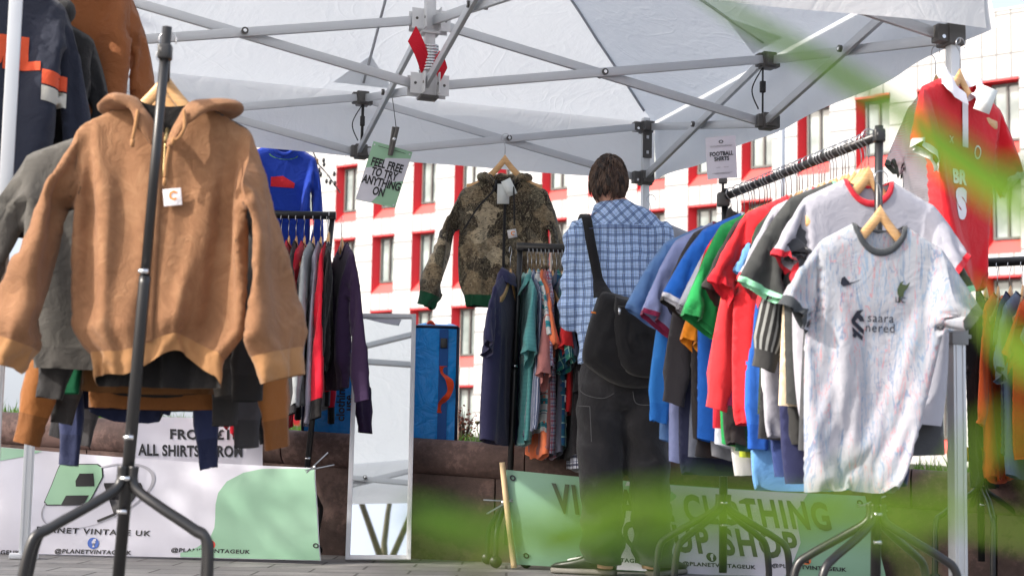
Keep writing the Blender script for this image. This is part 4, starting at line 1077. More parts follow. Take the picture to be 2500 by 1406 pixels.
hanger(P(396, 200, 4.36), -.1, 'second pale wooden hanger just behind the tan jacket collar')
gl = 'jackets on the left rack'
def railA(t, dz=0):
    t = .36 + .64 * t; p = A_.lerp(B_, t); return p - Vector((0, 0, HK + .045 + dz))
LA = [
 (.13, 'hooded_jacket', 'faded grey hooded jacket with wide shoulder behind the tan jacket', 'jacket', (84, 82, 78), dict(slrot=(9, 0), slw=1.5, W=.24, sl=.66, Lb=.66, sw=.10, swe=.08, ang=25, ang2=20, dx=-.14, cuff=.06, rib=.07)),
 (.20, 'hooded_jacket', 'black hooded jacket showing at the right of the tan jacket', 'jacket', (40, 39, 40), dict(W=.245, sl=.68, Lb=.70, sw=.07, swe=.06, ang=9, dx=.035, cuff=.07, rib=.07)),
 (.30, 'work_jacket', 'dark brown work jacket whose wide hem hangs under the tan jacket', 'jacket', (112, 74, 36), dict(W=.22, sl=.56, Lb=.72, sw=.065, swe=.055, ang=5, cuff=.06, rib=.07)),
 (.38, 'hooded_jacket', 'black jacket with green ribbed cuff hanging under the tan jacket', 'jacket', (40, 39, 38), dict(W=.22, sl=.66, Lb=.73, sw=.065, swe=.06, ang=6, cuff=.09, rib=.08, rc=(14, 96, 62))),
 (.46, 'work_jacket', 'rusty brown jacket with sleeve dangling lowest on the left rack', 'jacket', (146, 92, 46), dict(W=.235, sl=.80, Lb=.76, sw=.06, swe=.055, ang=6, cuff=.06, rib=.06, dx=.02)),
 (.54, 'hooded_jacket', 'washed charcoal jacket near the middle of the left rack', 'jacket', (64, 62, 62), dict(W=.21, sl=.74, Lb=.75, sw=.06, swe=.05, ang=4, cuff=.07, rib=.06, dx=.02)),
 (.63, 'sweatshirt', 'long navy sweatshirt hanging below the jackets on the left rack', 'sweatshirt', (30, 34, 66), dict(W=.22, sl=.64, Lb=.76, sw=.06, swe=.05, ang=5, cuff=.08, rib=.08, dx=-.06)),
 (.72, 'sweatshirt', 'faded blue navy pullover with long cuffs on the left rack', 'sweatshirt', (48, 56, 92), dict(W=.17, sl=.86, Lb=.80, sw=.05, swe=.045, ang=3, cuff=.10, rib=.08, dx=-.05)),
 (.81, 'work_jacket', 'black canvas jacket toward the back of the left rack', 'jacket', (36, 36, 40), dict(W=.21, sl=.78, Lb=.75, sw=.055, swe=.045, ang=4, cuff=.07, rib=.06, dx=.03)),
 (.90, 'sweatshirt', 'dark grey sweatshirt last on the left rack', 'sweatshirt', (82, 80, 84), dict(W=.22, sl=.80, Lb=.76, sw=.055, swe=.045, ang=4, cuff=.07, rib=.06, dx=.07)),
]
for i, (t, nm, lb, ct, c, k) in enumerate(LA):
    k = dict(k); dx = k.pop('dx', 0); rc = k.pop('rc', tuple(int(x * .85) for x in c))
    p = railA(t) + Vector((dx, 0, 0)); m_ = cloth(*c)
    garment(nm, lb, ct, p, .05 + .06 * math.sin(i * 5), dict(body=m_, rib=cloth(*[int(x * .85) for x in c]), cuff=cloth(*rc), collar=m_, lining=M_lin), seed=30 + i, tk=.045, fold=.012, st=.022, flat=.25, hw=k['W'] * .95, cw=k['W'] * 1.02, drop=.085, group=gl, **k)
    hanger(railA(t) + Vector((0, 0, .045)), .05, f'wooden hanger holding the {lb.split(" ", 1)[1].split(" ")[0] if False else lb.split(" behind")[0].split(" showing")[0].split(" whose")[0].split(" with")[0].split(" hanging")[0].split(" near")[0].split(" toward")[0].split(" last")[0]}')
# ------------------------------------------------------------------ clothes hung on the front left gazebo leg
gx = 'clothes hung on the front left gazebo corner'
nav = cloth(48, 52, 66); 
lt = [(tf2d(text2d('ULL', .07, 1.0), .10, .075, -.245, 0, .125), cloth(226, 92, 58), .006), (poly2d([(.17, -.285), (.25, -.30), (.25, -.345), (.17, -.33)]), cloth(226, 92, 58), .006), (poly2d([(.17, -.335), (.25, -.35), (.25, -.395), (.17, -.38)]), cloth(200, 198, 188), .006)]
garment('sweatshirt', 'navy sweatshirt with orange lettering hung at the top left corner', 'sweatshirt', P(-35, -70, 4.72), .5, dict(body=nav, rib=nav, cuff=nav, collar=cloth(120, 50, 50)), W=.24, Lb=.74, sl=.62, sw=.08, swe=.07, flat=.3, ang=9, ang2=2, cuff=.07, rib=.07, tk=.08, seed=60, decals=lt, group=gx, fold=.016)
bk = cloth(38, 38, 40)
def hood_small(m_):
    def f(root, surf, an):
        mb = MB(); path = smooth_path([(-.06, -.06, -.06), (-.11, -.03, .0), (-.08, .06, .02), (.08, .06, .02), (.11, -.03, 0), (.06, -.06, -.06)], 8)
        mb.tube(path, [.02 + .035 * math.sin(math.pi * i / (len(path) - 1)) for i in range(len(path))], 14); mb.build('hood', m_, root)
    return f
garment('hoodie', 'black hooded sweatshirt between the navy sweatshirt and brown jacket at top left', 'hoodie', P(60, 20, 4.88), .6, dict(body=bk, rib=bk, cuff=bk), W=.24, Lb=.72, sl=.62, sw=.085, swe=.065, ang=8, ang2=2, cuff=.06, rib=.06, tk=.07, seed=61, collar=None, extra=hood_small(bk), group=gx)
br = cloth(150, 92, 54, .7)
garment('work_jacket', 'dark tan work jacket hung high beneath the roof at top left', 'jacket', P(130, -110, 5.05), .6, dict(body=br, rib=br, cuff=br, collar=br), W=.26, Lb=.66, sl=.60, sw=.09, swe=.075, ang=14, ang2=5, cuff=.06, rib=.06, tk=.08, seed=62, collar=None, extra=hood_small(br), group=gx, wr=.008)
# blue sweatshirt near the back left
blu = cloth(28, 62, 168)
garment('sweatshirt', 'royal blue sweatshirt with lime neck trim and red patch under the roof', 'sweatshirt', P(692, 352, 8.0), .35, dict(body=blu, rib=blu, cuff=blu, collar=blu), W=.175, cw=.165, Lb=.66, sl=.58, sw=.06, swe=.06, ang=6, ang2=1, cuff=.06, rib=.06, tk=.07, nw=.085, drop=.07, seed=63, neck=.05,
        decals=[(poly2d([(-.06, -.175), (0.0, -.165), (.062, -.198), (.058, -.222), (-.06, -.222)]), cloth(205, 40, 52), .005), (tf2d(ring2d(.075, .03, .10, a0=3.4, a1=6.0), 1, 0, -.05), cloth(150, 230, 60), .0)], group='garments hung under the roof')
hanger(P(690, 303, 8.0), .35, 'wooden hanger of the royal blue sweatshirt')
# ------------------------------------------------------------------ camouflage jacket
def mat_camo():
    mt, t, bs = base_mat('camouflage'); co = coord(t)
    w1 = tex(t, 'ShaderNodeTexNoise', 5, co, Detail=2)
    mp = mixc(t, .06, co, w1.outputs[1])
    v = tex(t, 'ShaderNodeTexVoronoi', 6, mp); n = tex(t, 'ShaderNodeTexNoise', 5.5, mp, Detail=4, Roughness=.55, Distortion=.8)
    f = nmath(t, 'ADD', nmath(t, 'MULTIPLY', v.outputs['Distance'], .45), n.outputs[0])
    c = ramp(t, f, [(.50, (.012, .009, .007, 1)), (.56, (.06, .04, .024, 1)), (.62, (.22, .165, .10, 1)), (.67, (.03, .022, .015, 1)), (.72, (.30, .24, .15, 1)), (.80, (.10, .075, .05, 1)), (.86, (.44, .39, .29, 1)), (.95, (.09, .07, .05, 1))])
    mp2 = mixc(t, .16, co, tex(t, 'ShaderNodeTexNoise', 9, co, Detail=4).outputs[1]); v2 = tex(t, 'ShaderNodeTexVoronoi', 13, mp2)
    c2 = ramp(t, v2.outputs['Color'], [(0, (.012, .010, .008, 1)), (.3, (.05, .036, .024, 1)), (.45, (.20, .15, .09, 1)), (.58, (.02, .016, .012, 1)), (.68, (.42, .35, .24, 1)), (.82, (.09, .085, .06, 1)), (.92, (.58, .53, .42, 1))], 'CONSTANT')
    c = mixc(t, .75, c, c2)
    fine = tex(t, 'ShaderNodeTexNoise', 38, co, Detail=4, Distortion=.6); c = mixc(t, 1, c, nmath(t, 'ADD', nmath(t, 'MULTIPLY', fine.outputs[0], 1.2), .4), 'MULTIPLY')
    tw = tex(t, 'ShaderNodeTexNoise', 3.2, coord(t, 'Object', (9, 3, 3)), Detail=7, Distortion=4)
    c = mixc(t, nmath(t, 'MULTIPLY', nmath(t, 'LESS_THAN', nmath(t, 'ABSOLUTE', nmath(t, 'SUBTRACT', tw.outputs[0], .5)), .012), .8), c, (.42, .36, .24, 1))
    tw2 = tex(t, 'ShaderNodeTexNoise', 4, coord(t, 'Object', (2, 3, 7)), Detail=5, Distortion=3)
    c = mixc(t, nmath(t, 'MULTIPLY', nmath(t, 'LESS_THAN', nmath(t, 'ABSOLUTE', nmath(t, 'SUBTRACT', tw2.outputs[0], .5)), .016), .85), c, (.012, .010, .009, 1))
    finish_cloth(t, bs, c, wr=.5); return mt
camo = mat_camo(); grn = cloth(22, 78, 52); nkc = P(1232, 432, 8.0)
def pxc(px, py, y=0): q = P(px, py, 8.0) - nkc; return (q.x, y, q.z)
def camo_extra(root, surf, an):
    mb = MB(); path = smooth_path([(-.04, -.075, -.05), (-.08, -.06, -.01), (-.115, -.01, -.005), (-.10, .06, .0), (0, .08, .01), (.10, .06, .0), (.115, -.01, -.005), (.08, -.06, -.01), (.04, -.075, -.05)], 8)
    mb.tube(path, [(.010 + .011 * math.sin(math.pi * i / (len(path) - 1)) ** .6) * (1 + .2 * math.sin(i * 1.3) + .2 * nz3(i * .4, 1, 2)) for i in range(len(path))], 14); mb.build('hood', camo, root)
    mb = MB(); mb.tube(smooth_path([(-.035, -.085, -.03), (-.05, -.1, -.09), (-.12, -.105, -.17), (-.19, -.09, -.28)], 6), .0045, 7); mb.tube(smooth_path([(.05, -.085, -.03), (.055, -.1, -.12), (.06, -.105, -.26)], 6), .0045, 7); mb.build('drawstring', bk, root)
    mb = MB(); mb.tube([Vector((.005, surf(.1 + .02 * i, -1.57).y - .004, -.10 - .02 * i)) for i in range(27)], .007, 6); mb.build('zip', bk, root)
    lb = MB(); y = surf(.28, -1.3).y - .01; lb.box((.045, y, -.29), (.045, .003, .042), 0, Matrix.Rotation(-.2, 3, 'Y')); q = ring2d(.009, .009, .5, 16, a0=.6, a1=5.4); lb.add([Vector((x + .05, y - .003, z - .288)) for x, z in q[0]], q[1], 1); lb.build('label_patch', [cloth(225, 222, 225), cloth(232, 140, 40)], root)
    mb = MB(); mb.box((.03, -.095, -.07), (.05, .002, .085), 0, Matrix.Rotation(-.45, 3, 'Y')); mb.box((.0, -.08, -.10), (.06, .002, .10)); mb.build('price_tag', cloth(225, 230, 228), root)
garment('hooded_jacket', 'camouflage hooded jacket with green cuffs hung from the back truss', 'jacket', nkc, -.06, dict(body=camo, rib=grn, cuff=grn, lining=M_lin, sleeve=camo), W=.235, cw=.21, hw=.175, Lb=.655, nw=.08, drop=.07, tk=.10, tkh=.10, collar=None, neck=.06,
        sim='jacket', yfull=1.0, sl=.60, slrot=(7, 3), slw=1.35, xfold=.008, sleeves=[([pxc(1170, 455), pxc(1138, 465), pxc(1115, 530, -.01), pxc(1092, 630, -.02), pxc(1068, 730, -.02)], [.065, .075, .082, .078, .062]), ([pxc(1290, 455), pxc(1318, 465), pxc(1335, 530), pxc(1345, 620), pxc(1350, 720)], [.055, .06, .06, .055, .05])], cuff=.07, rib=.07, fold=.012, seed=71, N=90, K=60, wr=.007, extra=camo_extra, group='garments hung under the roof', st=.05)
hanger(P(1233, 372, 8.0), -.06, 'wooden hanger of the camouflage jacket hooked to the back truss', scale=1.0)
# ------------------------------------------------------------------ sweatshirt rack
YB = 7.92
Bn = P(812, 527, YB); Bf = P(520, 520, YB + .0); 
rack('black clothes rack of sweatshirts behind the tan jacket', Bn, Bf, base=Vector((P(728, 1365, YB).x, YB, 0)), top_extra=.0, lean=0, hub=.36, spread=.07, rr=.02, foot=.15)
gB = 'sweatshirts on the rack behind the tan jacket'
r_ = (Bn - Bf); r_.z = 0; r_.normalize(); yawB = math.atan2(-r_.x, r_.y)
# x on rail (px), label, colour, length, sleeve length, options
LB = [
 (600, 'sweatshirt', 'white sweatshirt with low hem beside the brown sleeve', (205, 205, 210), .86, .78, {}),
 (622, 'sweatshirt', 'bright red sweatshirt whose low hem shows beside the hanging brown sleeve', (205, 20, 44), .98, .84, {}),
 (645, 'sweatshirt', 'navy sweatshirt low behind the tan jacket cuff', (36, 36, 52), .84, .80, {}),
 (667, 'sweatshirt', 'pale grey sweatshirt low behind the tan jacket cuff', (176, 178, 180), .88, .86, {}),
 (688, 'sweatshirt', 'black sweatshirt partly behind the tan jacket sleeve', (28, 27, 28), .88, .72, {}),
 (706, 'sweatshirt', 'red and white sweatshirt with the lowest sleeve by the rack post', (206, 24, 48), .94, .92, {}),
 (724, 'sweatshirt', 'charcoal sweatshirt before the red one on the sweatshirt rack', (46, 45, 48), .84, .78, {}),
 (744, 'sweatshirt', 'crimson sweatshirt next to the light grey one', (196, 30, 52), .74, .70, {}),
 (766, 'sweatshirt', 'light grey marl sweatshirt with a long straight sleeve', (158, 164, 168), .80, .74, {}),
 (784, 'sweatshirt', 'lilac grey sweatshirt hanging lower than its neighbours', (150, 148, 164), .78, .83, {}),
 (800, 'track_jacket', 'red track jacket with black shoulders and long red sleeve', (205, 16, 46), .80, .80, dict(slc=(206, 18, 48))),
]
for i, (px, nm, lb, c, Lb, sl, k) in enumerate(LB):
    q = Bf.lerp(Bn, (px - 520) / 292); q = q - Vector((0, 0, HK + .02)); m_ = cloth(*c, .35)
    dk = cloth(*[int(x * .92) for x in c], .35); md = dict(body=m_, rib=dk, cuff=dk, collar=dk)
    if nm == 'track_jacket': md = dict(body=m_, rib=cloth(24, 22, 24), cuff=cloth(24, 22, 24), collar=cloth(24, 22, 24))
    garment(nm, lb, 'sweatshirt' if nm == 'sweatshirt' else 'jacket', q - Vector((0, 0, .045)), yawB + random.Random(i).uniform(-.1, .1), md, W=.235, Lb=Lb, sl=sl, sw=.07, swe=.055, ang=7, ang2=1, cuff=.055, rib=.055, tk=.032, fold=.010, seed=100 + i, flat=.2, st=.022, drop=.085, nw=.075, group=gB, K=36, N=44)
    hanger(q, yawB + .05 * math.sin(i * 3), f'wooden hanger of the {lb.split(" with")[0].split(" whose")[0].split(" low")[0].split(" partly")[0].split(" before")[0].split(" next")[0].split(" hanging")[0]}')
q = Bn + Vector((-.015, -.03, -HK - .02)); bkw = cloth(30, 30, 32, .35)
stripes3 = bands('three_white_stripes', (30, 30, 32), [(1, 40, .235 + 0, .0, (235, 235, 240), 1)])
stripes3 = bands('sleeve_stripes', (30, 30, 32), [(1, 100, .115, .014, (225, 228, 236), 1), (1, 100, .141, .014, (225, 228, 236), 1), (1, 100, .167, .014, (225, 228, 236), 1), (1, 100, .193, .014, (225, 228, 236), 1)], which='UV')
garment('sweatshirt', 'black sweatshirt with four white stripes round its sleeve', 'sweatshirt', q + Vector((0, 0, -.05)), yawB + .12, dict(body=bkw, sleeve=stripes3, rib=bkw, cuff=bkw, collar=bands('striped_collar', (40, 46, 60), [(1, .012, 0, .005, (220, 222, 230), 1)])), W=.22, Lb=.66, sl=.56, sw=.085, swe=.07, ang=14, ang2=2, cuff=.05, rib=.05, tk=.045, seed=121, group=gB, drop=.085, st=.045)
q = Bn + Vector((.045, .02, -HK - .02)); pur = cloth(52, 34, 66, .35)
garment('sweatshirt', 'dark purple sweatshirt at the right end of the sweatshirt rack', 'sweatshirt', q + Vector((.01, 0, -.045)), yawB + .34, dict(body=pur, rib=pur, cuff=pur, collar=pur), W=.21, Lb=.72, sl=.72, sw=.075, swe=.06, ang=8, ang2=1, cuff=.05, rib=.05, tk=.05, seed=122, group=gB, drop=.085, st=.04)
hanger(q + Vector((.0, 0, 0)), yawB + .34, 'wooden hanger of the dark purple sweatshirt past the rack end')
hanger(Bn + Vector((-.015, -.03, -HK)), yawB + .12, 'wooden hanger of the black striped sleeve sweatshirt')
# ------------------------------------------------------------------ shirt rack
YC = 7.60
Ca = P(1270, 603, YC); Cb = P(1640, 616, YC + .12)
rack('black clothes rack of checked and striped shirts in the middle', Ca, Cb, top_extra=.0, base=Vector((P(1236, 1365, YC).x, YC, 0)), hub=.30, spread=.07, rr=.021, foot=.12)
gC = 'shirts on the middle rack'
r_ = (Cb - Ca); r_.z = 0; LC = r_.length; r_.normalize(); yawC = math.atan2(-r_.x, r_.y)
pk = lambda *a, **k: bands(*a, **k)
T_ = [
 (.030, 'polo_shirt', 'teal polo shirt with pale stripe on its sleeve', 'polo shirt', pk('teal_polo', (84, 150, 150), [(1, .40, .0, .035, (150, 190, 186), .9), (1, .02, 0, .010, (70, 130, 132), .35)]), .80, .34, 12),
 (.055, 'long_sleeve_shirt', 'grey blue long sleeved shirt with white pinstripes', 'shirt', pk('pinstripe_shirt', (92, 104, 132), [(0, .022, 0, .0035, (205, 208, 222), .9), (0, .022, .01, .004, (66, 76, 104), .6)]), .78, .66, 6),
 (.085, 'polo_shirt', 'white polo shirt with teal and red bands', 'polo shirt', pk('banded_polo', (206, 208, 206), [(1, .11, .0, .026, (44, 146, 154), 1), (1, .11, .034, .006, (44, 146, 154), 1), (1, .22, .065, .005, (214, 96, 84), 1), (1, .055, .045, .004, (60, 70, 110), .8)]), .74, .26, 9),
 (.110, 'polo_shirt', 'bright orange polo shirt hanging to a low hem', 'polo shirt', cloth(244, 132, 88, .35), .86, .30, 6),
 (.135, 'long_sleeve_shirt', 'dusty pink shirt with a crumpled sleeve', 'shirt', cloth(178, 116, 112, .6), .84, .44, 7),
 (.162, 'checked_shirt', 'white shirt with red and blue checks', 'shirt', pk('red_check', (196, 194, 206), [(0, .030, 0, .007, (160, 52, 78), .85), (1, .030, 0, .007, (160, 52, 78), .75), (0, .030, .015, .005, (70, 84, 140), .7), (1, .030, .015, .004, (70, 84, 140), .7)]), .86, .40, 7),
 (.190, 'long_sleeve_shirt', 'slate grey shirt between red check and green check shirts', 'shirt', cloth(84, 88, 104, .5), .85, .36, 5),
 (.218, 'checked_shirt', 'green and blue checked shirt with short wide sleeve', 'shirt', pk('green_check', (36, 118, 104), [(0, .06, 0, .022, (26, 62, 118), .65), (1, .06, 0, .022, (26, 62, 118), .6), (0, .06, .036, .004, (170, 210, 190), .7), (1, .06, .036, .004, (170, 210, 190), .7), (0, .06, .046, .01, (22, 84, 70), .5)]), .82, .37, 13),
 (.248, 'rugby_shirt', 'shirt with bold navy and white stripes', 'shirt', pk('bold_stripe', (222, 222, 226), [(1, .062, 0, .032, (24, 24, 48), 1)]), .80, .26, 8),
 (.275, 'polo_shirt', 'red polo shirt sleeve beside the man in plaid', 'polo shirt', cloth(198, 36, 40, .4), .66, .32, 10),
 (.305, 'long_sleeve_shirt', 'black shirt close beside the man in plaid', 'shirt', cloth(40, 38, 42, .5), .86, .46, 6),
 (.335, 'checked_shirt', 'blue gingham shirt low beside the man', 'shirt', pk('gingham', (150, 172, 216), [(0, .012, 0, .006, (52, 72, 130), .6), (1, .012, 0, .006, (52, 72, 130), .6)]), .80, .62, 6),
 (.36, 'checked_shirt', 'white shirt with dark navy grid checks beside the black trousers', 'shirt', pk('navy_grid', (206, 212, 226), [(0, .030, 0, .009, (30, 34, 66), .85), (1, .030, 0, .009, (30, 34, 66), .85), (0, .030, .015, .003, (60, 70, 110), .8), (1, .030, .015, .003, (60, 70, 110), .8)]), .90, .72, 4),
 (.42, 'long_sleeve_shirt', 'grey shirt low behind the man in plaid', 'shirt', cloth(140, 140, 146, .5), .92, .60, 5),
 (.52, 'long_sleeve_shirt', 'plain white shirt behind the man in plaid', 'shirt', cloth(206, 206, 202, .5), .92, .60, 5),
 (.62, 'long_sleeve_shirt', 'dark denim shirt toward the far end of the middle rack', 'shirt', cloth(60, 66, 92, .5), .86, .60, 5),
]
for i, (d, nm, lb, ct, m_, Lb, sl, ang) in enumerate(T_):
    q = Ca + r_ * (d * .74 + .016) - Vector((0, 0, HK + .022))
    longs = sl > .5
    garment(nm, lb, ct, q - Vector((0, 0, .045)), yawC + random.Random(i + 9).uniform(-.12, .12), dict(body=m_, collar=m_), W=.225, Lb=Lb, sl=sl, sw=.062 if longs else .075, swe=.045 if longs else .08, ang=ang, ang2=1 if longs else ang * .8, cuff=.05 if longs else 0, tk=.022, tkh=.03, fold=.008, seed=200 + i, flat=.2, st=.014, drop=.085, nw=.07, collar='polo', group=gC, K=36, N=44, hemcurve=.05)
    if i < 13: hanger(q, yawC + .06 * math.sin(i * 2), 'wooden hanger of the ' + ' '.join(lb.split(' with')[0].split(' between')[0].split(' hanging')[0].split(' close')[0].split(' low')[0].split(' sleeve beside')[0].split(' beside')[0].split(' ')))
nv = cloth(52, 52, 84, .35); q = Ca + Vector((-.045, -.0, -HK - .02))
garment('polo_shirt', 'navy polo shirt hung on the left end of the middle rack', 'polo shirt', q - Vector((.01, 0, .045)), yawC - .42, dict(body=nv, collar=nv), W=.225, Lb=.80, sl=.30, sw=.095, swe=.10, ang=16, ang2=10, tk=.045, seed=230, drop=.085, collar='polo', group=gC, fold=.014)
hanger(q, yawC - .42, 'wooden hanger of the navy polo shirt at the rack end')
# grey t-shirt behind the man
gt = cloth(150, 152, 160, .4); q = P(1588, 520, 8.2)
garment('t_shirt', 'pale grey t-shirt hanging behind the man beside the gazebo leg', 't-shirt', q - Vector((0, 0, .05)), -.1, dict(body=gt, collar=gt), W=.22, Lb=.66, sl=.2, sw=.085, ang=26, tk=.05, seed=240, drop=.085, group='garments hung under the roof')
hanger(q, -.1, 'wooden hanger of the grey t-shirt behind the man')
# ------------------------------------------------------------------ football shirt rack
Da = P(2146, 332, 4.75); Db = P(1770, 476, 5.9); Db.z = Da.z
rack('black clothes rack of football shirts at the right', Da, Db, top_extra=.03, lean=.02, hub=.33, spread=.09, rr=.0145)
gD = 'football shirts on the right rack'
r_ = (Db - Da); r_.z = 0; LD = r_.length; r_.normalize(); yawD = math.atan2(-r_.x, r_.y)
W_ = (168, 168, 178)
def pat_maroon():
    mt, t, bs = base_mat('maroon_pattern'); co = coord(t); v = tex(t, 'ShaderNodeTexVoronoi', 9, tex(t, 'ShaderNodeTexNoise', 5, co, Detail=2).outputs[1]); 
    v = tex(t, 'ShaderNodeTexVoronoi', 11, co); c = ramp(t, v.outputs['Color'], [(.25, srgb(104, 30, 62)), (.5, srgb(150, 110, 62)), (.56, srgb(92, 26, 56)), (.8, srgb(190, 160, 76)), (.86, srgb(110, 34, 66))], 'CONSTANT')
    finish_cloth(t, bs, c); return mt
T_ = [ # t, name, label, body, sleeve, cuff colour, W, Lb, sl, ang, dx, options
 (.055, 'football_shirt', 'plain white football shirt with red and blue collar trim', W_, W_, (206, 44, 58), .225, .74, .20, 17, 0, dict(tk=.06)),
 (.095, 'training_jersey', 'black top with green and white cuff stripes behind the white shirt', (58, 60, 60), (62, 64, 64), (120, 200, 150), .235, .70, .29, 16, -.015, {}),
 (.130, 'football_shirt', 'black striped football shirt with long grey striped sleeve', (48, 48, 48), None, (60, 60, 60), .23, .80, .50, 6, 0, dict(stripe=1)),
 (.165, 'football_shirt', 'cream football shirt with folded sleeve edge', (226, 206, 176), None, (226, 206, 176), .225, .70, .17, 30, -.02, {}),
 (.20, 'football_shirt', 'white football shirt with blue and red sleeve band', W_, W_, (200, 60, 70), .23, .78, .26, 20, -.02, {}),
 (.235, 'football_shirt', 'white long sleeved football shirt hanging low on the right rack', (226, 224, 230), None, (226, 224, 230), .22, .80, .66, 4, -.01, dict(long=1)),
 (.27, 'football_shirt', 'navy blue football shirt near the front of the right rack', (52, 68, 120), None, (52, 68, 120), .225, .90, .19, 22, 0, {}),
 (.305, 'football_shirt', 'dark green football shirt between navy and white ones', (44, 62, 48), None, (44, 62, 48), .22, .72, .16, 22, 0, {}),
 (.34, 'football_shirt', 'bright red football shirt with broad pointed sleeve', (224, 44, 52), None, (206, 30, 44), .24, .74, .25, 24, -.03, {}),
 (.375, 'football_shirt', 'royal blue long sleeved football shirt with deep cuff', (46, 104, 196), None, (36, 92, 184), .215, .84, .74, 4, 0, dict(long=1, lw=.075)),
 (.41, 'football_shirt', 'red long sleeved shirt beside the royal blue one', (208, 52, 58), None, (208, 52, 58), .215, .72, .62, 5, -.02, dict(long=1)),
 (.445, 'football_shirt', 'maroon and gold patterned football shirt with long sleeve', 'maroon', None, (128, 34, 76), .225, .78, .60, 8, -.02, dict(long=1, lw=.085)),
 (.48, 'football_shirt', 'black short sleeved football shirt next to the green one', (52, 48, 48), None, (52, 48, 48), .235, .80, .25, 20, -.01, {}),
 (.515, 'football_shirt', 'lime green edged shirt in the middle of the right rack', (176, 190, 60), None, (70, 70, 60), .22, .86, .15, 16, .02, {}),
 (.55, 'football_shirt', 'bright green football shirt with long bent sleeve', (32, 142, 74), None, (24, 120, 62), .235, .82, .34, 19, -.02, {}),
 (.585, 'football_shirt', 'deep red football shirt edge behind the green one', (188, 30, 48), None, (220, 220, 224), .23, .76, .24, 20, -.02, {}),
 (.62, 'football_shirt', 'silver grey football shirt with long plain body', (176, 182, 194), None, (186, 190, 200), .225, .82, .30, 12, .0, {}),
 (.66, 'football_shirt', 'blue football shirt with white and red cuff', (30, 98, 190), None, (214, 214, 224), .24, .80, .27, 27, -.03, {}),
 (.70, 'football_shirt', 'orange football shirt showing its low hem', (240, 146, 36), None, (240, 146, 36), .19, .86, .40, 10, 0, {}),
 (.735, 'polo_shirt', 'black polo shirt with wide short sleeve toward the far end', (50, 47, 48), None, (44, 42, 43), .24, .80, .27, 22, -.03, dict(c='polo')),
 (.77, 'football_shirt', 'black long sleeved shirt under the black polo', (46, 44, 48), None, (46, 44, 48), .22, .84, .58, 6, -.02, dict(long=1)),
 (.81, 'football_shirt', 'grey football shirt near the far end of the right rack', (120, 126, 140), None, (120, 126, 140), .225, .86, .22, 18, -.02, {}),
 (.85, 'football_shirt', 'pale lilac football shirt with maroon cuff', (142, 152, 196), None, (128, 34, 70), .235, .88, .30, 24, -.04, {}),
 (.90, 'football_shirt', 'mid blue long sleeved shirt nearest the man', (50, 126, 206), None, (44, 118, 200), .225, .86, .64, 6, -.04, dict(long=1, lw=.075)),
 (.95, 'football_shirt', 'slate blue football shirt last on the right rack', (92, 128, 178), None, (84, 116, 164), .235, .80, .28, 22, -.04, {}),
]
T_ += [
 (.075, 'football_shirt', 'charcoal football shirt pressed behind the white shirt with red trim', (70, 72, 76), None, (70, 72, 76), .23, .84, .2, 20, 0, {}),
 (.185, 'football_shirt', 'dark navy football shirt with orange piped hem on the right rack', (44, 48, 84), None, (226, 90, 60), .225, .92, .22, 18, -.01, {}),
 (.252, 'football_shirt', 'jet black football shirt squeezed between two white ones', (44, 43, 46), None, (44, 43, 46), .23, .80, .25, 18, -.02, {}),
 (.325, 'football_shirt', 'sky blue football shirt with low hem near the red pointed sleeve', (104, 158, 214), None, (104, 158, 214), .22, .94, .2, 18, 0, {}),
 (.463, 'football_shirt', 'dark bottle green football shirt beside the maroon patterned one', (30, 66, 50), None, (30, 66, 50), .22, .84, .24, 18, -.01, {}),
 (.568, 'football_shirt', 'off white football shirt hanging low between green and red ones', (206, 206, 206), None, (206, 206, 206), .22, .90, .22, 18, 0, {}),
 (.68, 'football_shirt', 'ash grey football shirt between blue and orange ones', (150, 152, 158), None, (150, 152, 158), .225, .86, .3, 14, -.01, {}),
 (.79, 'football_shirt', 'ink navy football shirt among the black ones at the far end', (40, 44, 70), None, (40, 44, 70), .225, .90, .25, 16, -.02, {}),
]
mar = pat_maroon(); st3 = bands('grey_sleeve_stripes', (46, 46, 46), [(0, .022, .003, .009, (150, 152, 150), .9)])
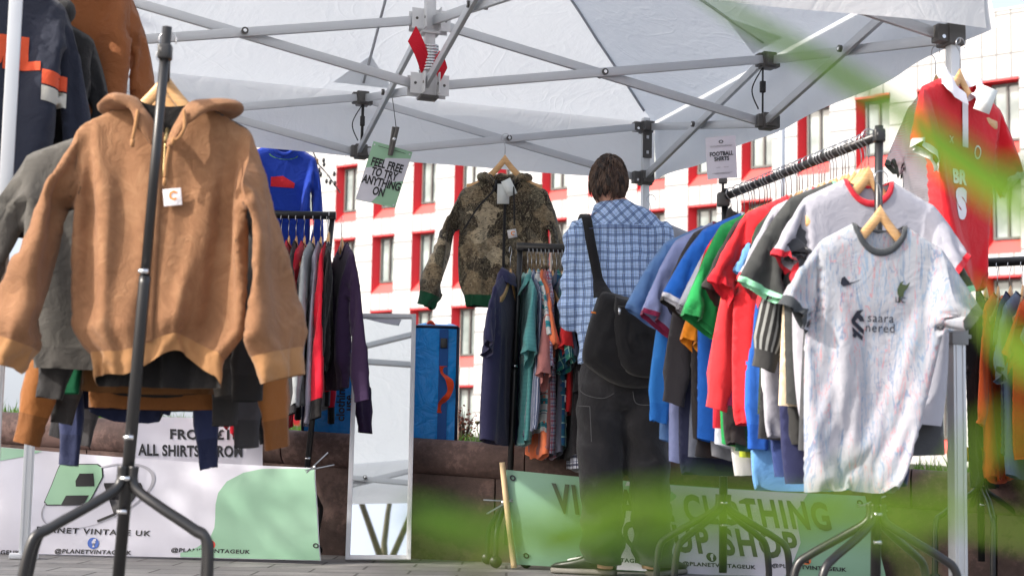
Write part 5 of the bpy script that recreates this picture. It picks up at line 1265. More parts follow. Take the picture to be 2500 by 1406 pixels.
for i, (t, nm, lb, c, c2, cc, Wd, Lb, sl, ang, dx, k) in enumerate(T_):    # front to back
    if i not in (0,): hanger(Da + r_ * (t * LD) - Vector((0, 0, HK - .005)), yawD + .05 * math.sin(i * 3), 'wooden hanger of the ' + lb.split(' with')[0].split(' behind')[0].split(' hanging')[0].split(' near')[0].split(' between')[0].split(' beside')[0].split(' next')[0].split(' in the')[0].split(' toward')[0].split(' under')[0].split(' showing')[0].split(' last')[0].split(' pressed')[0].split(' among')[0].split(' squeezed')[0])
    q = Da + r_ * (t * LD) - Vector((0, 0, HK + .05)); q += Vector((r_.y, -r_.x, 0)) * dx
    m_ = mar if c == 'maroon' else cloth(*c, .3); lng = k.get('long')
    if nm == 'training_jersey': ms = dict(cuff=bands('green_white_cuff', (62, 64, 64), [(2, .02, 0, .01, (150, 220, 180), 1)], which='UV'))
    md = dict(body=m_, collar=cloth(*cc, .3), cuff=cloth(*cc, .3)); 
    if k.get('stripe'): md['sleeve'] = st3
    if nm == 'training_jersey': md['cuff'] = bands('green_white_cuff', (60, 62, 62), [(1, .021, 0, .009, (150, 220, 180), 1)])
    Wd *= .93
    garment(nm, lb, 'polo shirt' if 'polo' in nm else 'football shirt', q, yawD + random.Random(i + 3).uniform(-.09, .09), md, W=Wd, Lb=Lb, sl=sl, sw=k.get('lw', .07) if lng else .082, swe=(k.get('lw', .07) * .8) if lng else .088, ang=ang, ang2=2 if lng else ang * .7, cuff=.06 if lng else .022, tk=k.get('tk', .026), tkh=.032, fold=.010 if i else .016, seed=300 + i, flat=.17, st=.012, drop=.085, nw=.08, collar=k.get('c', 'rib'), group=gD, K=40, N=52)
hanger(Da + r_ * (.055 * LD) - Vector((0, 0, HK - .005)), yawD, 'wooden hanger of the white shirt with red and blue collar trim', scale=1.08)
# marbled shirt hung in front of the post
def mat_marble():
    mt, t, bs = base_mat('marbled_shirt'); co = coord(t); n = tex(t, 'ShaderNodeTexNoise', 2.2, coord(t, 'Object', (1.6, 1, .9)), Detail=5, Distortion=1.2)
    mp = mixc(t, .35, co, n.outputs[1])
    def streak(scl, sc3, det, dis):
        mp_ = t.nodes.new('ShaderNodeMapping'); mp_.inputs['Rotation'].default_value = (0, -.35, 0); mp_.inputs['Scale'].default_value = sc3; L(t, co, mp_.inputs[0]); return tex(t, 'ShaderNodeTexNoise', scl, mp_.outputs[0], Detail=det, Distortion=dis, Roughness=.6)
    nA = streak(6, (2.6, 1, .42), 6, 1.0); nB = streak(4.5, (2.6, 1, .36), 5, 1.5); nC = streak(24, (2.2, 1, .30), 5, .5)
    sx = t.nodes.new('ShaderNodeSeparateXYZ'); L(t, co, sx.inputs[0]); up_ = nmath(t, 'ADD', nmath(t, 'MULTIPLY', sx.outputs[2], 2.0), 1.0, True)
    c = mixc(t, nmath(t, 'MULTIPLY', nmath(t, 'GREATER_THAN', nC.outputs[0], .56), .5), srgb(166, 166, 174), srgb(138, 150, 162))
    c = mixc(t, nmath(t, 'MULTIPLY', nmath(t, 'MULTIPLY', nA.outputs[0], up_), .6), c, srgb(168, 178, 182))
    for nn, off, wd, cc in ((nA, .47, .010, (78, 112, 150)), (nA, .56, .008, (120, 150, 180)), (nB, .50, .005, (200, 120, 120)), (nB, .6, .007, (110, 140, 170))):
        f = nmath(t, 'LESS_THAN', nmath(t, 'ABSOLUTE', nmath(t, 'SUBTRACT', nn.outputs[0], off)), wd)
        c = mixc(t, nmath(t, 'MULTIPLY', f, .55), c, srgb(*cc))
    finish_cloth(t, bs, c, wr=.35); return mt
mbl = mat_marble(); dg = cloth(62, 66, 70, .3); ink = cloth(30, 34, 48, .2); grn2 = cloth(64, 78, 52, .2)
YJ = 4.6; nkj = P(2148, 548, YJ)
def jx(px, py): q = P(px, py, YJ) - nkj; return (q.x, q.z)
sw_ = [(2040, 697), (2046, 703), (2062, 699), (2096, 684), (2064, 694), (2052, 692), (2047, 684), (2050, 678), (2042, 684)]
bird = [(2188, 706), (2196, 690), (2206, 686), (2200, 694), (2212, 696), (2222, 688), (2216, 702), (2206, 712), (2204, 724), (2198, 726), (2196, 738), (2190, 740), (2192, 724), (2188, 716)]
sc1 = [(2068, 783), (2084, 760), (2100, 758), (2092, 768), (2100, 776), (2104, 786), (2092, 786), (2086, 778), (2080, 786), (2104, 806), (2104, 818), (2070, 792)]
sc2 = [(2070, 800), (2102, 822), (2100, 832), (2072, 812)]
dl = [(poly2d([jx(*p) for p in sw_]), ink, .004), (poly2d([jx(*p) for p in bird]), grn2, .004), (poly2d([jx(*p) for p in sc1]), ink, .004), (poly2d([jx(*p) for p in sc2]), ink, .004), (tf2d(disc2d(.007), 1, *jx(2077, 820)), ink, .004)]
for s_, px, py in (('saara', 2146, 778), ('nered', 2146, 802)): dl.append((tf2d(text2d(s_, .0, 1.1), .036, *jx(px, py)), ink, .0045))
dl.append((tf2d(text2d('LFC', .01, .8), .022, *jx(2196, 733)), ink, .0045))
def pj(px, py, y=0): x, z = jx(px, py); return (x, y, z)
garment('football_shirt', 'white football shirt with blue and red marbling and black round collar', 'football shirt', nkj, yawD - .05, dict(body=mbl, sleeve=mbl, collar=dg, cuff=dg), W=.20, cw=.185, hw=.105, sway=-.085, narrow=.38, sim='shirt_hero', yfull=1.0, Lb=.765, nw=.092, drop=.075, tk=.075, tkh=.10, fold=.026, seed=401, N=110, K=80, neck=.045, decals=dl, group=gD, fk=(6, 9, 13), fpow=.75,
        sleeves=[([pj(2010, 585), pj(1975, 605), pj(1958, 660, -.01), pj(1948, 735, -.015), pj(1946, 800, -.01)], [.05, .055, .056, .058, .052]), ([pj(2280, 590), pj(2300, 610), pj(2312, 680, -.01), pj(2310, 760, -.01), pj(2302, 842, -.01)], [.05, .055, .058, .055, .050])], cuff=.035, st=.03, hemcurve=-.0)
hanger(P(2150, 492, YJ), yawD, 'wooden hanger of the marbled football shirt in front of the rack post', scale=.95)
# ------------------------------------------------------------------ rugby shirt and pink shirt on the front right corner
redm = cloth(206, 26, 40, .4); wh = cloth(236, 234, 240, .3)
qk = P(2345, 196, 5.28)
dk = [(tf2d(text2d('BR', .05), .062, -.03, -.335), wh, .005), (tf2d(text2d('S', .08), .125, -.02, -.425), wh, .005), (tf2d(text2d('X', .0), .035, -.075, -.215), wh, .005), (tf2d(ring2d(.016, .02, .3), 1, .075, -.235), wh, .005)]
garment('rugby_shirt', 'red rugby shirt with white collar and cuffs hung on the right gazebo corner', 'rugby shirt', qk, .7, dict(body=redm, collar=wh, cuff=wh, sleeve=redm), W=.23, Lb=.70, sl=.25, sw=.075, swe=.078, ang=24, ang2=14, flat=.3, cuff=.04, tk=.06, nw=.08, drop=.085, seed=410, decals=dk, collar='polo', group='shirts hung on the right gazebo corner', fold=.016, hw=.16, narrow=.42, sway=-.03)
hanger(qk + Vector((0, 0, .05)), .62, 'wooden hanger of the red rugby shirt under the gazebo corner')
mb = MB(); q = qk + Vector((.05, -.11, -.09)); mb.box(q, (.055, .002, .085), 0, Matrix.Rotation(.35, 3, 'Y')); tag(mb.build('price_tag', cloth(224, 230, 228, .2), origin=q), 'white swing tag hanging at the neck of the red rugby shirt', 'tag')
mt, t, bs = base_mat('pink_ripple'); n = tex(t, 'ShaderNodeTexWave', 34, coord(t), Distortion=7); n.bands_direction = 'Z'; n.inputs['Detail Scale'].default_value = .6
L(t, mixc(t, 0, srgb(0, 0, 0), srgb(0, 0, 0)), bs.inputs['Base Color']); sx = t.nodes.new('ShaderNodeSeparateXYZ'); L(t, coord(t), sx.inputs[0])
g_ = nmath(t, 'ADD', nmath(t, 'MULTIPLY', sx.outputs[2], 3.2), 1.1, True)
finish_cloth(t, bs, mixc(t, n.outputs[1], mixc(t, g_, srgb(216, 216, 220), srgb(226, 110, 116)), srgb(208, 206, 212)), wr=.3)
qp = P(2284, 205, 5.62)
garment('football_shirt', 'pink and white rippled football shirt behind the red rugby shirt', 'football shirt', qp - Vector((0, 0, .0)), -1.15, dict(body=mt, sleeve=mt, cuff=cloth(70, 78, 74, .2), collar=wh), W=.16, Lb=.64, sl=.25, sw=.075, ang=20, cuff=.025, tk=.05, drop=.08, seed=411, group='shirts hung on the right gazebo corner')
hanger(qp + Vector((0, 0, .045)), -1.15, 'wooden hanger of the pink rippled football shirt')
for q_ in (qk + Vector((0, 0, .05 + HK)), qp + Vector((0, 0, .045 + HK))):
    mb = MB(); e = G(H, -H, -.035); mb.tube(smooth_path([q_ + Vector((0, 0, .018)), q_.lerp(e, .5) + Vector((.01, 0, .01)), e], 6), .003, 8)
    tag(mb.build('wire_loop', M_wire, origin=q_), 'steel wire loop holding a hanger at the right gazebo corner', 'wire', 'wire loops at the gazebo corner')
# ------------------------------------------------------------------ far right rack
Ea = P(2388, 642, 7.0); Eb = Ea + Vector((.86, -.52, 0))
rack('black clothes rack of t-shirts at the far right', Ea, Eb, top_extra=.0, lean=0, hub=.40, spread=.12, rr=.02, foot=.26)
gE = 't-shirts on the far right rack'
r_ = (Eb - Ea); LE = r_.length; r_.normalize(); yawE = math.atan2(-r_.x, r_.y)
cs = [('black', (34, 33, 36), .84, .22), ('orange', (226, 96, 44), .82, .50), ('midnight blue', (34, 40, 78), .70, .2), ('storm blue', (92, 108, 128), .80, .3), ('burnt orange', (206, 84, 36), .72, .26), ('stone', (150, 142, 134), .7, .2), ('navy with orange seam', (38, 42, 66), .86, .52), ('ink blue', (32, 36, 58), .84, .28), ('black long sleeved', (28, 28, 30), .88, .55), ('steel grey', (112, 120, 136), .86, .38), ('dark slate', (60, 66, 80), .84, .3), ('mid grey', (120, 120, 124), .92, .3), ('lavender grey', (104, 102, 132), .74, .22), ('tomato red', (196, 52, 40), .78, .24), ('denim blue', (58, 78, 120), .9, .3), ('charcoal', (56, 54, 58), .88, .3), ('mustard', (190, 140, 50), .9, .24), ('off white', (206, 206, 204), .8, .24)]
for i, (cn, c, Lb, sl) in enumerate(cs):
    t = .03 + .052 * i; q = Ea + r_ * (t * LE) - Vector((0, 0, HK + .02)); m_ = cloth(*c, .3)
    hanger(q, yawE + .08 * math.sin(i * 2.2), f'wooden hanger of the {cn} t-shirt on the far right rack')
    garment('t_shirt', f'{cn} t-shirt hanging on the far right rack', 't-shirt', q - Vector((0, 0, .045)), yawE + random.Random(i + 40).uniform(-.12, .12), dict(body=m_, collar=m_), W=.215, Lb=Lb, sl=sl, sw=.075 if sl < .45 else .055, ang=20 if sl < .45 else 9, tk=.026, fold=.009, seed=500 + i, flat=.18, st=.014, drop=.085, group=gE, K=34, N=40)
mu = cloth(196, 144, 52, .4); q = P(2372, 1120, 6.9)
mb = MB(); mb.box((q.x, q.y + .05, q.z + .02), (.16, .12, .06), 0, None, .018)
tag(mb.build('folded_shirt', mu, origin=q), 'folded mustard cloth low behind the right gazebo leg', 'clothing')
# ------------------------------------------------------------------ the man in the plaid shirt
YM = 7.12
def pp(px, py, dy=0): return P(px, py, YM + dy)
mo = pp(1520, 1397); mo.z = 0
man = empty('person', mo, 'man in a blue plaid shirt and black work trousers seen from behind', 'person')
def remesh(mb, voxel, name, mats, parent, origin, it=4, disp=None, smoothf=.5):
    o = mb.build(name + '_tmp', mats if isinstance(mats, list) else [mats], None, origin=origin); o.location = (0, 0, 0)
    md = o.modifiers.new('r', 'REMESH'); md.mode = 'VOXEL'; md.voxel_size = voxel; md.use_smooth_shade = True
    ms = o.modifiers.new('s', 'SMOOTH'); ms.iterations = it; ms.factor = smoothf
    dg = bpy.context.evaluated_depsgraph_get(); me = bpy.data.meshes.new_from_object(o.evaluated_get(dg)); me.name = name
    bpy.data.objects.remove(o)
    if disp:
        ns = [v.normal.copy() for v in me.vertices]
        for v, n in zip(me.vertices, ns): v.co += n * disp(v.co)
    me.materials.clear()
    for m_ in (mats if isinstance(mats, list) else [mats]): me.materials.append(m_)
    for p in me.polygons: p.use_smooth = True
    r = bpy.data.objects.new(name, me); col.objects.link(r)
    if parent: r.parent = parent
    else: r.location = origin
    return r
def loft(mb, pts, wx, wy, n=28, closed_ends=True, ex=.9):
    """elliptic sections across a path: half widths wx (in the picture plane) and wy (depth)"""
    path = smooth_path(pts, 6); k = len(path); A = []
    for i, p in enumerate(path):
        u = i / (k - 1) * (len(wx) - 1); j = min(int(u), len(wx) - 2); f = u - j
        a = wx[j] + (wx[j + 1] - wx[j]) * f; b = wy[j] + (wy[j + 1] - wy[j]) * f
        t = (path[min(i + 1, k - 1)] - path[max(i - 1, 0)]).normalized(); X = Vector((1, 0, 0)); 
        if abs(t.x) > .9: X = Vector((0, 1, 0))
        X = (X - t * t.dot(X)).normalized(); Y_ = t.cross(X)
        A.append([p + X * a * math.copysign(abs(math.cos(q)) ** ex, math.cos(q)) + Y_ * b * math.copysign(abs(math.sin(q)) ** ex, math.sin(q)) for q in [2 * math.pi * m_ / n for m_ in range(n)]])
    o = len(mb.v); mb.rings(A)
    if closed_ends: mb.f += [tuple(o + j for j in range(n - 1, -1, -1)), tuple(o + (k - 1) * n + j for j in range(n))]; mb.m += [0, 0]
M_skin = plain('skin', srgb(214, 164, 142), .55, var=.06)
# body: one continuous surface, torso, limbs, hands and head
mb = MB()
loft(mb, [pp(1515, 905, 0), pp(1512, 780, 0), pp(1508, 660, .0), pp(1508, 560, 0), pp(1500, 520, .0), pp(1492, 490, .015), pp(1488, 460, .02)], [.15, .14, .165, .18, .10, .056, .056], [.10, .095, .11, .10, .075, .058, .060])
hc_ = pp(1486, 447, .015)
for c, r_ in ((hc_, (.073, .092, .112)), (hc_ + Vector((0, .03, -.055)), (.058, .072, .075))):
    b = bmesh.new(); bmesh.ops.create_uvsphere(b, u_segments=32, v_segments=24, radius=1); b.verts.ensure_lookup_table()
    mb.add([Vector((v.co.x * r_[0], v.co.y * r_[1], v.co.z * r_[2])) + c for v in b.verts], [[v.index for v in f.verts] for f in b.faces]); b.free()
nb = hc_ + Vector((0, .097, -.03)); mb.tube([nb + Vector((0, -.02, .045)), nb + Vector((0, .0, .01)), nb + Vector((0, .012, -.012)), nb + Vector((0, -.02, -.025))], [.008, .011, .015, .008], 8)
for sg in (-1, 1):                                                   # ears
    e = hc_ + Vector((sg * .074, -.005, -.03)); pts = [e + Vector((sg * .012 * math.sin(a) * .5, -.018 * math.cos(a) * .9 - .008, .03 * math.sin(a))) for a in [R(-100 + 25 * i) for i in range(10)]]
    mb.tube(pts, .0075, 8); mb.box(e, (.008, .03, .04))
for side, sh, el, wr_, hd in ((-1, pp(1412, 572), pp(1400, 770, .03), pp(1432, 720, .28), pp(1440, 715, .36)), (1, pp(1612, 572), pp(1630, 775, .03), pp(1604, 720, .28), pp(1596, 712, .36))):
    loft(mb, [pp(1508, 565), sh, sh.lerp(el, .5), el, el.lerp(wr_, .5), wr_], [.05, .044, .04, .038, .034, .026], [.05, .044, .04, .038, .034, .022])
    d = (hd - wr_).normalized(); sd = Vector((side, 0, 0)); dn = d.cross(sd).normalized()
    mb.bar(wr_ - d * .01, wr_ + d * .09, .075, .028, side=sd, bev=.012)
    for i, ln in enumerate((.068, .078, .074, .058)):
        b0 = wr_ + d * .085 + sd * side * (-.028 + .019 * i) * side
        mb.tube(smooth_path([b0, b0 + d * ln * .45 - Vector((0, 0, .008)), b0 + d * ln * .75 - Vector((0, 0, .028)), b0 + d * ln * .8 - Vector((0, 0, .05))], 4), .0085, 8)
    tb0 = wr_ + d * .025 - sd * .032; mb.tube(smooth_path([tb0, tb0 - sd * .025 + d * .03, tb0 - sd * .028 + d * .062 - Vector((0, 0, .012))], 4), .0105, 8)
for side, hx, kx, ax_ in ((-1, 1468, 1470, 1478), (1, 1572, 1580, 1588)):
    loft(mb, [pp(1515 + side * 40, 885), pp(hx, 960), pp(kx, 1140, .0), pp(kx + side * 2, 1200, .0), pp(ax_, 1350), pp(ax_, 1388)], [.085, .085, .06, .055, .04, .038], [.09, .085, .06, .06, .042, .045])
loft(mb, [pp(1520, 930), pp(1516, 870)], [.15, .15], [.10, .10])
remesh(mb, .0085, 'body', M_skin, man, mo, it=3)
# eyes and brows
mb = MB()
for sg in (-1, 1):
    e = hc_ + Vector((sg * .030, .088, -.004)); b = bmesh.new(); bmesh.ops.create_uvsphere(b, u_segments=12, v_segments=8, radius=.0115); b.verts.ensure_lookup_table(); mb.add([v.co + e for v in b.verts], [[v.index for v in f.verts] for f in b.faces]); b.free()
    mb.tube([e + Vector((0, .0085, 0)), e + Vector((0, .0125, 0))], .0055, 10, 1)
mb.build('eyes', [plain('eye_white', (.8, .8, .8, 1), .2), plain('iris', (.05, .04, .03, 1), .2)], man, origin=mo)
mb = MB(); mq = hc_ + Vector((0, .100, -.07)); mb.tube([mq + Vector((-.024, -.010, 0)), mq + Vector((0, 0, .002)), mq + Vector((.024, -.010, 0))], [.004, .007, .004], 8); mb.build('mouth', plain('lips', srgb(186, 112, 104), .5), man, origin=mo)
# hair: a cap and many short locks
M_hair, t, bs = base_mat('brown_hair'); n = tex(t, 'ShaderNodeTexNoise', 30, coord(t, 'Object', (4, 4, 1)), Detail=6)
L(t, ramp(t, n.outputs[0], [(.35, (.028, .015, .010, 1)), (.58, (.085, .048, .032, 1)), (.72, (.17, .10, .065, 1))]), bs.inputs['Base Color']); bs.inputs['Roughness'].default_value = .5
mb = MB(); rnd = random.Random(8); rx, ry, rz = .078, .096, .116; V = []; F = []
nu, nv_ = 36, 20
def hairok(d):
    if abs(d.x) > .72 and d.z < .0 and d.y > -.35: return False
    return d.z > -.34 if d.y < .12 else d.z > .35 + .5 * max(0, d.y - .3)
for i in range(nv_ + 1):
    th = math.pi * .72 * i / nv_
    for j in range(nu):
        a = 2 * math.pi * j / nu; d = Vector((math.sin(th) * math.cos(a), math.sin(th) * math.sin(a), math.cos(th)))
        k = 1.02 + .03 * nz3(d.x * 4, d.y * 4, d.z * 3)
        if not hairok(d): k = .9
        V.append(hc_ + Vector((d.x * rx * k, d.y * ry * k, d.z * rz * k)))
for i in range(nv_):
    for j in range(nu): F.append((i * nu + j, i * nu + (j + 1) % nu, (i + 1) * nu + (j + 1) % nu, (i + 1) * nu + j))
mb.add(V, F)
whorl = Vector((.10, -.35, .93)).normalized()
tufts = []
while len(tufts) < 230:
    d = Vector((rnd.gauss(0, 1), rnd.gauss(0, 1), rnd.gauss(0, 1))).normalized()
    if hairok(d): tufts.append((d, Vector((rnd.gauss(0, .5), rnd.gauss(0, .35), rnd.gauss(0, .3))), rnd.uniform(.3, 2.0), rnd.uniform(.032, .066)))
for s in range(3800):
    tf_ = tufts[s % 230]; d = (tf_[0] + Vector((rnd.gauss(0, .07), rnd.gauss(0, .07), rnd.gauss(0, .07)))).normalized()
    if not hairok(d): continue
    lf_ = tf_[2] * rnd.uniform(.8, 1.1); pd = d.copy(); ln = tf_[3] * rnd.uniform(.8, 1.1); pts = []
    dirn = (pd - whorl); dirn = (dirn - pd * dirn.dot(pd)); dirn = dirn.normalized() if dirn.length > 1e-3 else Vector((1, 0, 0))
    dirn = (dirn * .8 + tf_[1] + Vector((rnd.uniform(-.12, .12), rnd.uniform(-.1, .1), -.4))).normalized()
    for k in range(5):
        u = k / 4; lift = 1.03 + .16 * u * (1 - u) * lf_ + .045 * u * lf_
        q = (pd + dirn * u * ln / .095).normalized(); pts.append(hc_ + Vector((q.x * rx, q.y * ry, q.z * rz)) * lift)
    mb.tube(pts, [.0026, .0030, .0026, .0016, .0003], 4, 1 if s % 230 % 4 == 0 else 2 if s % 230 % 4 == 1 else 0, cap=False)
mb.build('hair', [M_hair, plain('hair_light', (.11, .065, .042, 1), .5, var=.3), plain('hair_dark', (.022, .013, .010, 1), .45, var=.3)], man, origin=mo)
# shirt
def bands_rot(name, base, lines, rot):
    mt, t, bs = base_mat(name)
    mp = t.nodes.new('ShaderNodeMapping'); mp.inputs['Rotation'].default_value = (0, rot, 0); L(t, coord(t), mp.inputs[0])
    wv = mixc(t, .025, mp.outputs[0], tex(t, 'ShaderNodeTexNoise', 7, coord(t), Detail=2).outputs[1])
    sx = t.nodes.new('ShaderNodeSeparateXYZ'); L(t, wv, sx.inputs[0]); c = rgb(t, srgb(*base))
    for ax, per, off, wd, cc, st in lines:
        v = nmath(t, 'FRACT', nmath(t, 'DIVIDE', nmath(t, 'ADD', sx.outputs[ax], off + 50), per)); c = mixc(t, nmath(t, 'MULTIPLY', nmath(t, 'LESS_THAN', v, wd / per), st), c, srgb(*cc))
    finish_cloth(t, bs, c, wr=.45); return mt
PL = []
for ax, pr in ((0, .034), (2, .038)):
    PL += [(ax, pr, 0, .011, (100, 128, 182), .5), (ax, pr, -.001, .0028, (52, 60, 94), .75), (ax, pr, -.0075, .0028, (52, 60, 94), .7), (ax, pr, -.020, .0016, (70, 86, 130), .5), (ax, pr, -.026, .002, (200, 215, 238), .5)]
M_pl = bands_rot('blue_plaid', (172, 200, 240), PL, .02); M_pl2 = bands_rot('blue_plaid_bias', (172, 200, 240), PL, .72)
mb = MB()
loft(mb, [pp(1512, 888), pp(1510, 820), pp(1508, 720), pp(1508, 640), pp(1508, 575), pp(1505, 540), pp(1500, 522, .0), pp(1494, 508, .01)], [.185, .178, .178, .19, .205, .175, .105, .072], [.125, .12, .125, .13, .115, .10, .08, .07], n=36)
for side, sh, el, wr_ in ((-1, pp(1418, 578), pp(1398, 770, .02), pp(1432, 738, .22)), (1, pp(1608, 578), pp(1632, 772, .02), pp(1604, 738, .22))):
    loft(mb, [sh.lerp(pp(1508, 560), .35), sh, sh.lerp(el, .35), sh.lerp(el, .75), el + Vector((0, .01, -.01)), el.lerp(wr_, .55), wr_], [.075, .075, .068, .064, .062, .054, .042], [.085, .08, .072, .066, .062, .054, .042])
def shirt_d(c):
    z = c.z; a = .0055 * nz3(c.x * 7, c.y * 6, z * 5) + .0035 * nz3(c.x * 16 + 3, c.y * 9, z * 8)
    armz = max(0, abs(c.x + .01) - .17)
    fold = .006 * math.sin(c.x * 46 + 2.2 * nz3(c.x * 3, 0, z * 3)) * max(0, min(1, (1.45 - z) * 2.2)) * (1 if armz == 0 else 0)
    arm = .007 * math.sin(z * 62 + c.x * 30) * min(1, armz * 18)
    return a + fold + arm
shirt = remesh(mb, .0105, 'shirt', [M_pl, M_pl2], man, mo, it=5, disp=shirt_d)
zy = pp(1508, 556).z
for p in shirt.data.polygons:
    if p.center.z + 0 > zy and p.center.y < .06: p.material_index = 1
mb = MB(); yk = []
cc_ = pp(1491, 517, .01); A = []
for r0, h in ((.070, -.012), (.068, .012), (.064, .030), (.074, .024), (.083, -.006), (.088, -.022)):
    A.append([cc_ + Vector((r0 * 1.02 * math.cos(a), (r0 * .98) * math.sin(a), h + .012 * math.sin(a) * -1 - .02 * max(0, math.sin(a)))) for a in [R(125 - 430 * 0 + (290) * j / 40 + 0) for j in range(41)]])
mb.rings(A, closed=False); mb.build('collar', M_pl2, man, origin=mo)
mb = MB(); mb.tube([pp(1414 + 10 * i, 556 + (0 if i else 0), -.118 - .0 + .002 * abs(i - 10)) for i in range(0)] or [pp(1430, 558, -.104), pp(1470, 557, -.126), pp(1508, 557, -.130), pp(1550, 557, -.126), pp(1590, 558, -.104)], .002, 6); mb.build('yoke_seam', cloth(70, 82, 120, .2), man, origin=mo)
# trousers
M_den, t, bs = base_mat('black_denim'); co = coord(t); n = tex(t, 'ShaderNodeTexNoise', 7, co, Detail=8, Distortion=.8)
finish_cloth(t, bs, ramp(t, n.outputs[0], [(.3, (.011, .011, .013, 1)), (.6, (.023, .023, .027, 1)), (.8, (.055, .055, .06, 1))]), wr=.7, crs=9)
mb = MB()
loft(mb, [pp(1514, 868), pp(1514, 920), pp(1516, 965), pp(1518, 1000)], [.165, .185, .19, .16], [.125, .14, .145, .12], n=36)
loft(mb, [pp(1478, 940), pp(1466, 1000), pp(1466, 1100), pp(1468, 1200), pp(1471, 1300), pp(1471, 1352), pp(1470, 1372)], [.10, .110, .100, .093, .092, .093, .086], [.12, .125, .11, .105, .105, .108, .10])
loft(mb, [pp(1560, 940), pp(1571, 1000), pp(1580, 1100), pp(1587, 1200), pp(1593, 1300), pp(1596, 1356), pp(1596, 1380)], [.10, .104, .096, .090, .088, .090, .083], [.12, .125, .11, .105, .105, .106, .10])
def tr_d(c):
    z = c.z; k = max(0, min(1, (.45 - z) * 3)); kn = math.exp(-((z - .55) / .16) ** 2)
    return .006 * nz3(c.x * 8, c.y * 6, z * 5) + .004 * nz3(c.x * 19, c.y * 11, z * 14) + .010 * k * math.sin(z * 58 + 3 * nz3(c.x * 6, c.y * 6, z * 2)) + .005 * kn * math.sin(z * 40 + c.x * 38)
remesh(mb, .0105, 'trousers', M_den, man, mo, it=4, disp=tr_d)
M_stitch = plain('pale_stitch', (.11, .11, .115, 1), .8)
for pts in ([(1412, 905), (1418, 955), (1470, 972), (1506, 955)], [(1545, 955), (1555, 985), (1600, 985), (1612, 960)], [(1410, 990), (1440, 992)], [(1440, 992), (1444, 1078)], [(1612, 1000), (1608, 1090)]):
    mb = MB(); mb.tube(smooth_path([pp(x, y, -.142 + (.05 if x < 1430 or x > 1605 else .0)) for x, y in pts], 8), .0016, 5); mb.build('seam', M_stitch, man, origin=mo)
# shoes
M_shoe = plain('shoe_black', (.012, .012, .013, 1), .35, var=.2); M_toe_hl = plain('shoe_toe_highlight', (.80, .80, .78, 1), .5, var=.05)
def shoe(heel, d, ln=.29):
    d = Vector(d).normalized(); s = Vector((-d.y, d.x, 0)); mb = MB()
    prof = [(0, .030, .085), (.04, .038, .10), (.10, .040, .098), (.16, .044, .072), (.22, .047, .056), (.262, .040, .048), (.285, .022, .036)]
    for mi_, z0f, zf, ex in ((0, .024, 1, 1.0), (2, .0, 0, 1.06)):
        A = []
        for x, wd, h in prof:
            x *= ln / .285; top = h if zf else .028
            A.append([heel + d * x + s * wd * ex * math.copysign(abs(math.cos(a)) ** .7, math.cos(a)) + Vector((0, 0, z0f + (top - z0f) * .5 * (1 + math.copysign(abs(math.sin(a)) ** .6, math.sin(a))))) for a in [2 * math.pi * j / 18 for j in range(18)]])
        o = len(mb.v); mb.rings(A, None, mi_); mb.f += [tuple(o + j for j in range(17, -1, -1)), tuple(o + 6 * 18 + j for j in range(18))]; mb.m += [mi_, mi_]
    c = heel + d * (ln * .62) + Vector((0, 0, .066)); mb.box(c, (.05, .07, .012), 1, Matrix((s, d, Vector((0, 0, 1)))).transposed() @ Matrix.Rotation(-.22, 3, 'X'), .005)  # white toe patch: sun highlight on the black shoe put in as colour
    mb.build('shoe', [M_shoe, M_toe_hl, plain('shoe_sole', (.20, .19, .17, 1), .7)], man, origin=mo)
h1 = pp(1502, 1392, .0); h1.z = 0; shoe(h1, (-1, .38, 0)); h2 = pp(1590, 1396, -.02); h2.z = 0; shoe(h2, (.55, .85, 0))
# messenger bag on his back
M_bag, t, bs = base_mat('black_canvas'); finish_cloth(t, bs, rgb(t, (.009, .009, .011, 1)), wr=.55, crs=7)
bgo = pp(1530, 940, -.2); bagr = empty('messenger_bag', bgo, 'black canvas messenger bag slung across the back of the man in plaid', 'bag')
def puff(outline, Yc, th, name, mt, parent, origin, rough=.012, seed=0, nr=14):
    ol = smooth_path([P(x, y, Yc) for x, y in outline] + [P(*outline[0], Yc)], 5)[:-1]; c = sum(ol, Vector()) / len(ol); A = []
    for sg, rng_ in ((1, range(nr + 1)), (-1, range(nr - 1, -1, -1))):
        for i in rng_:
            k = i / nr; 
            A.append([c + (p - c) * max(k, .01) + Vector((0, -sg * th * (1 - k ** 3.2) ** .6 + (rough * (nz3(p.x * 9 * k + seed, p.z * 9 * k, sg) + .6 * nz3(p.x * 22 * k, p.z * 22 * k + seed, 3)) * (1 - k ** 4)), 0)) for p in ol])
    mb = MB(); mb.rings(A); o = mb.build(name, mt, parent, origin=origin); return o
puff([(1452, 745), (1470, 712), (1520, 722), (1575, 742), (1612, 768), (1624, 810), (1624, 880), (1612, 935), (1560, 948), (1500, 938), (1440, 900), (1421, 872), (1432, 810)], YM - .19, .075, 'bag_body', M_bag, bagr, bgo, seed=1)
puff([(1502, 722), (1560, 738), (1606, 766), (1618, 820), (1618, 900), (1590, 922), (1535, 912), (1506, 870), (1496, 800)], YM - .25, .05, 'front_pocket', M_bag, bagr, bgo, seed=5)
mb = MB(); st_ = smooth_path([pp(1420, 552, .06), pp(1424, 530, .02), pp(1432, 533, -.07), pp(1442, 590, -.135), pp(1454, 650, -.155), pp(1462, 690, -.17), pp(1472, 722, -.20)], 8); A = []
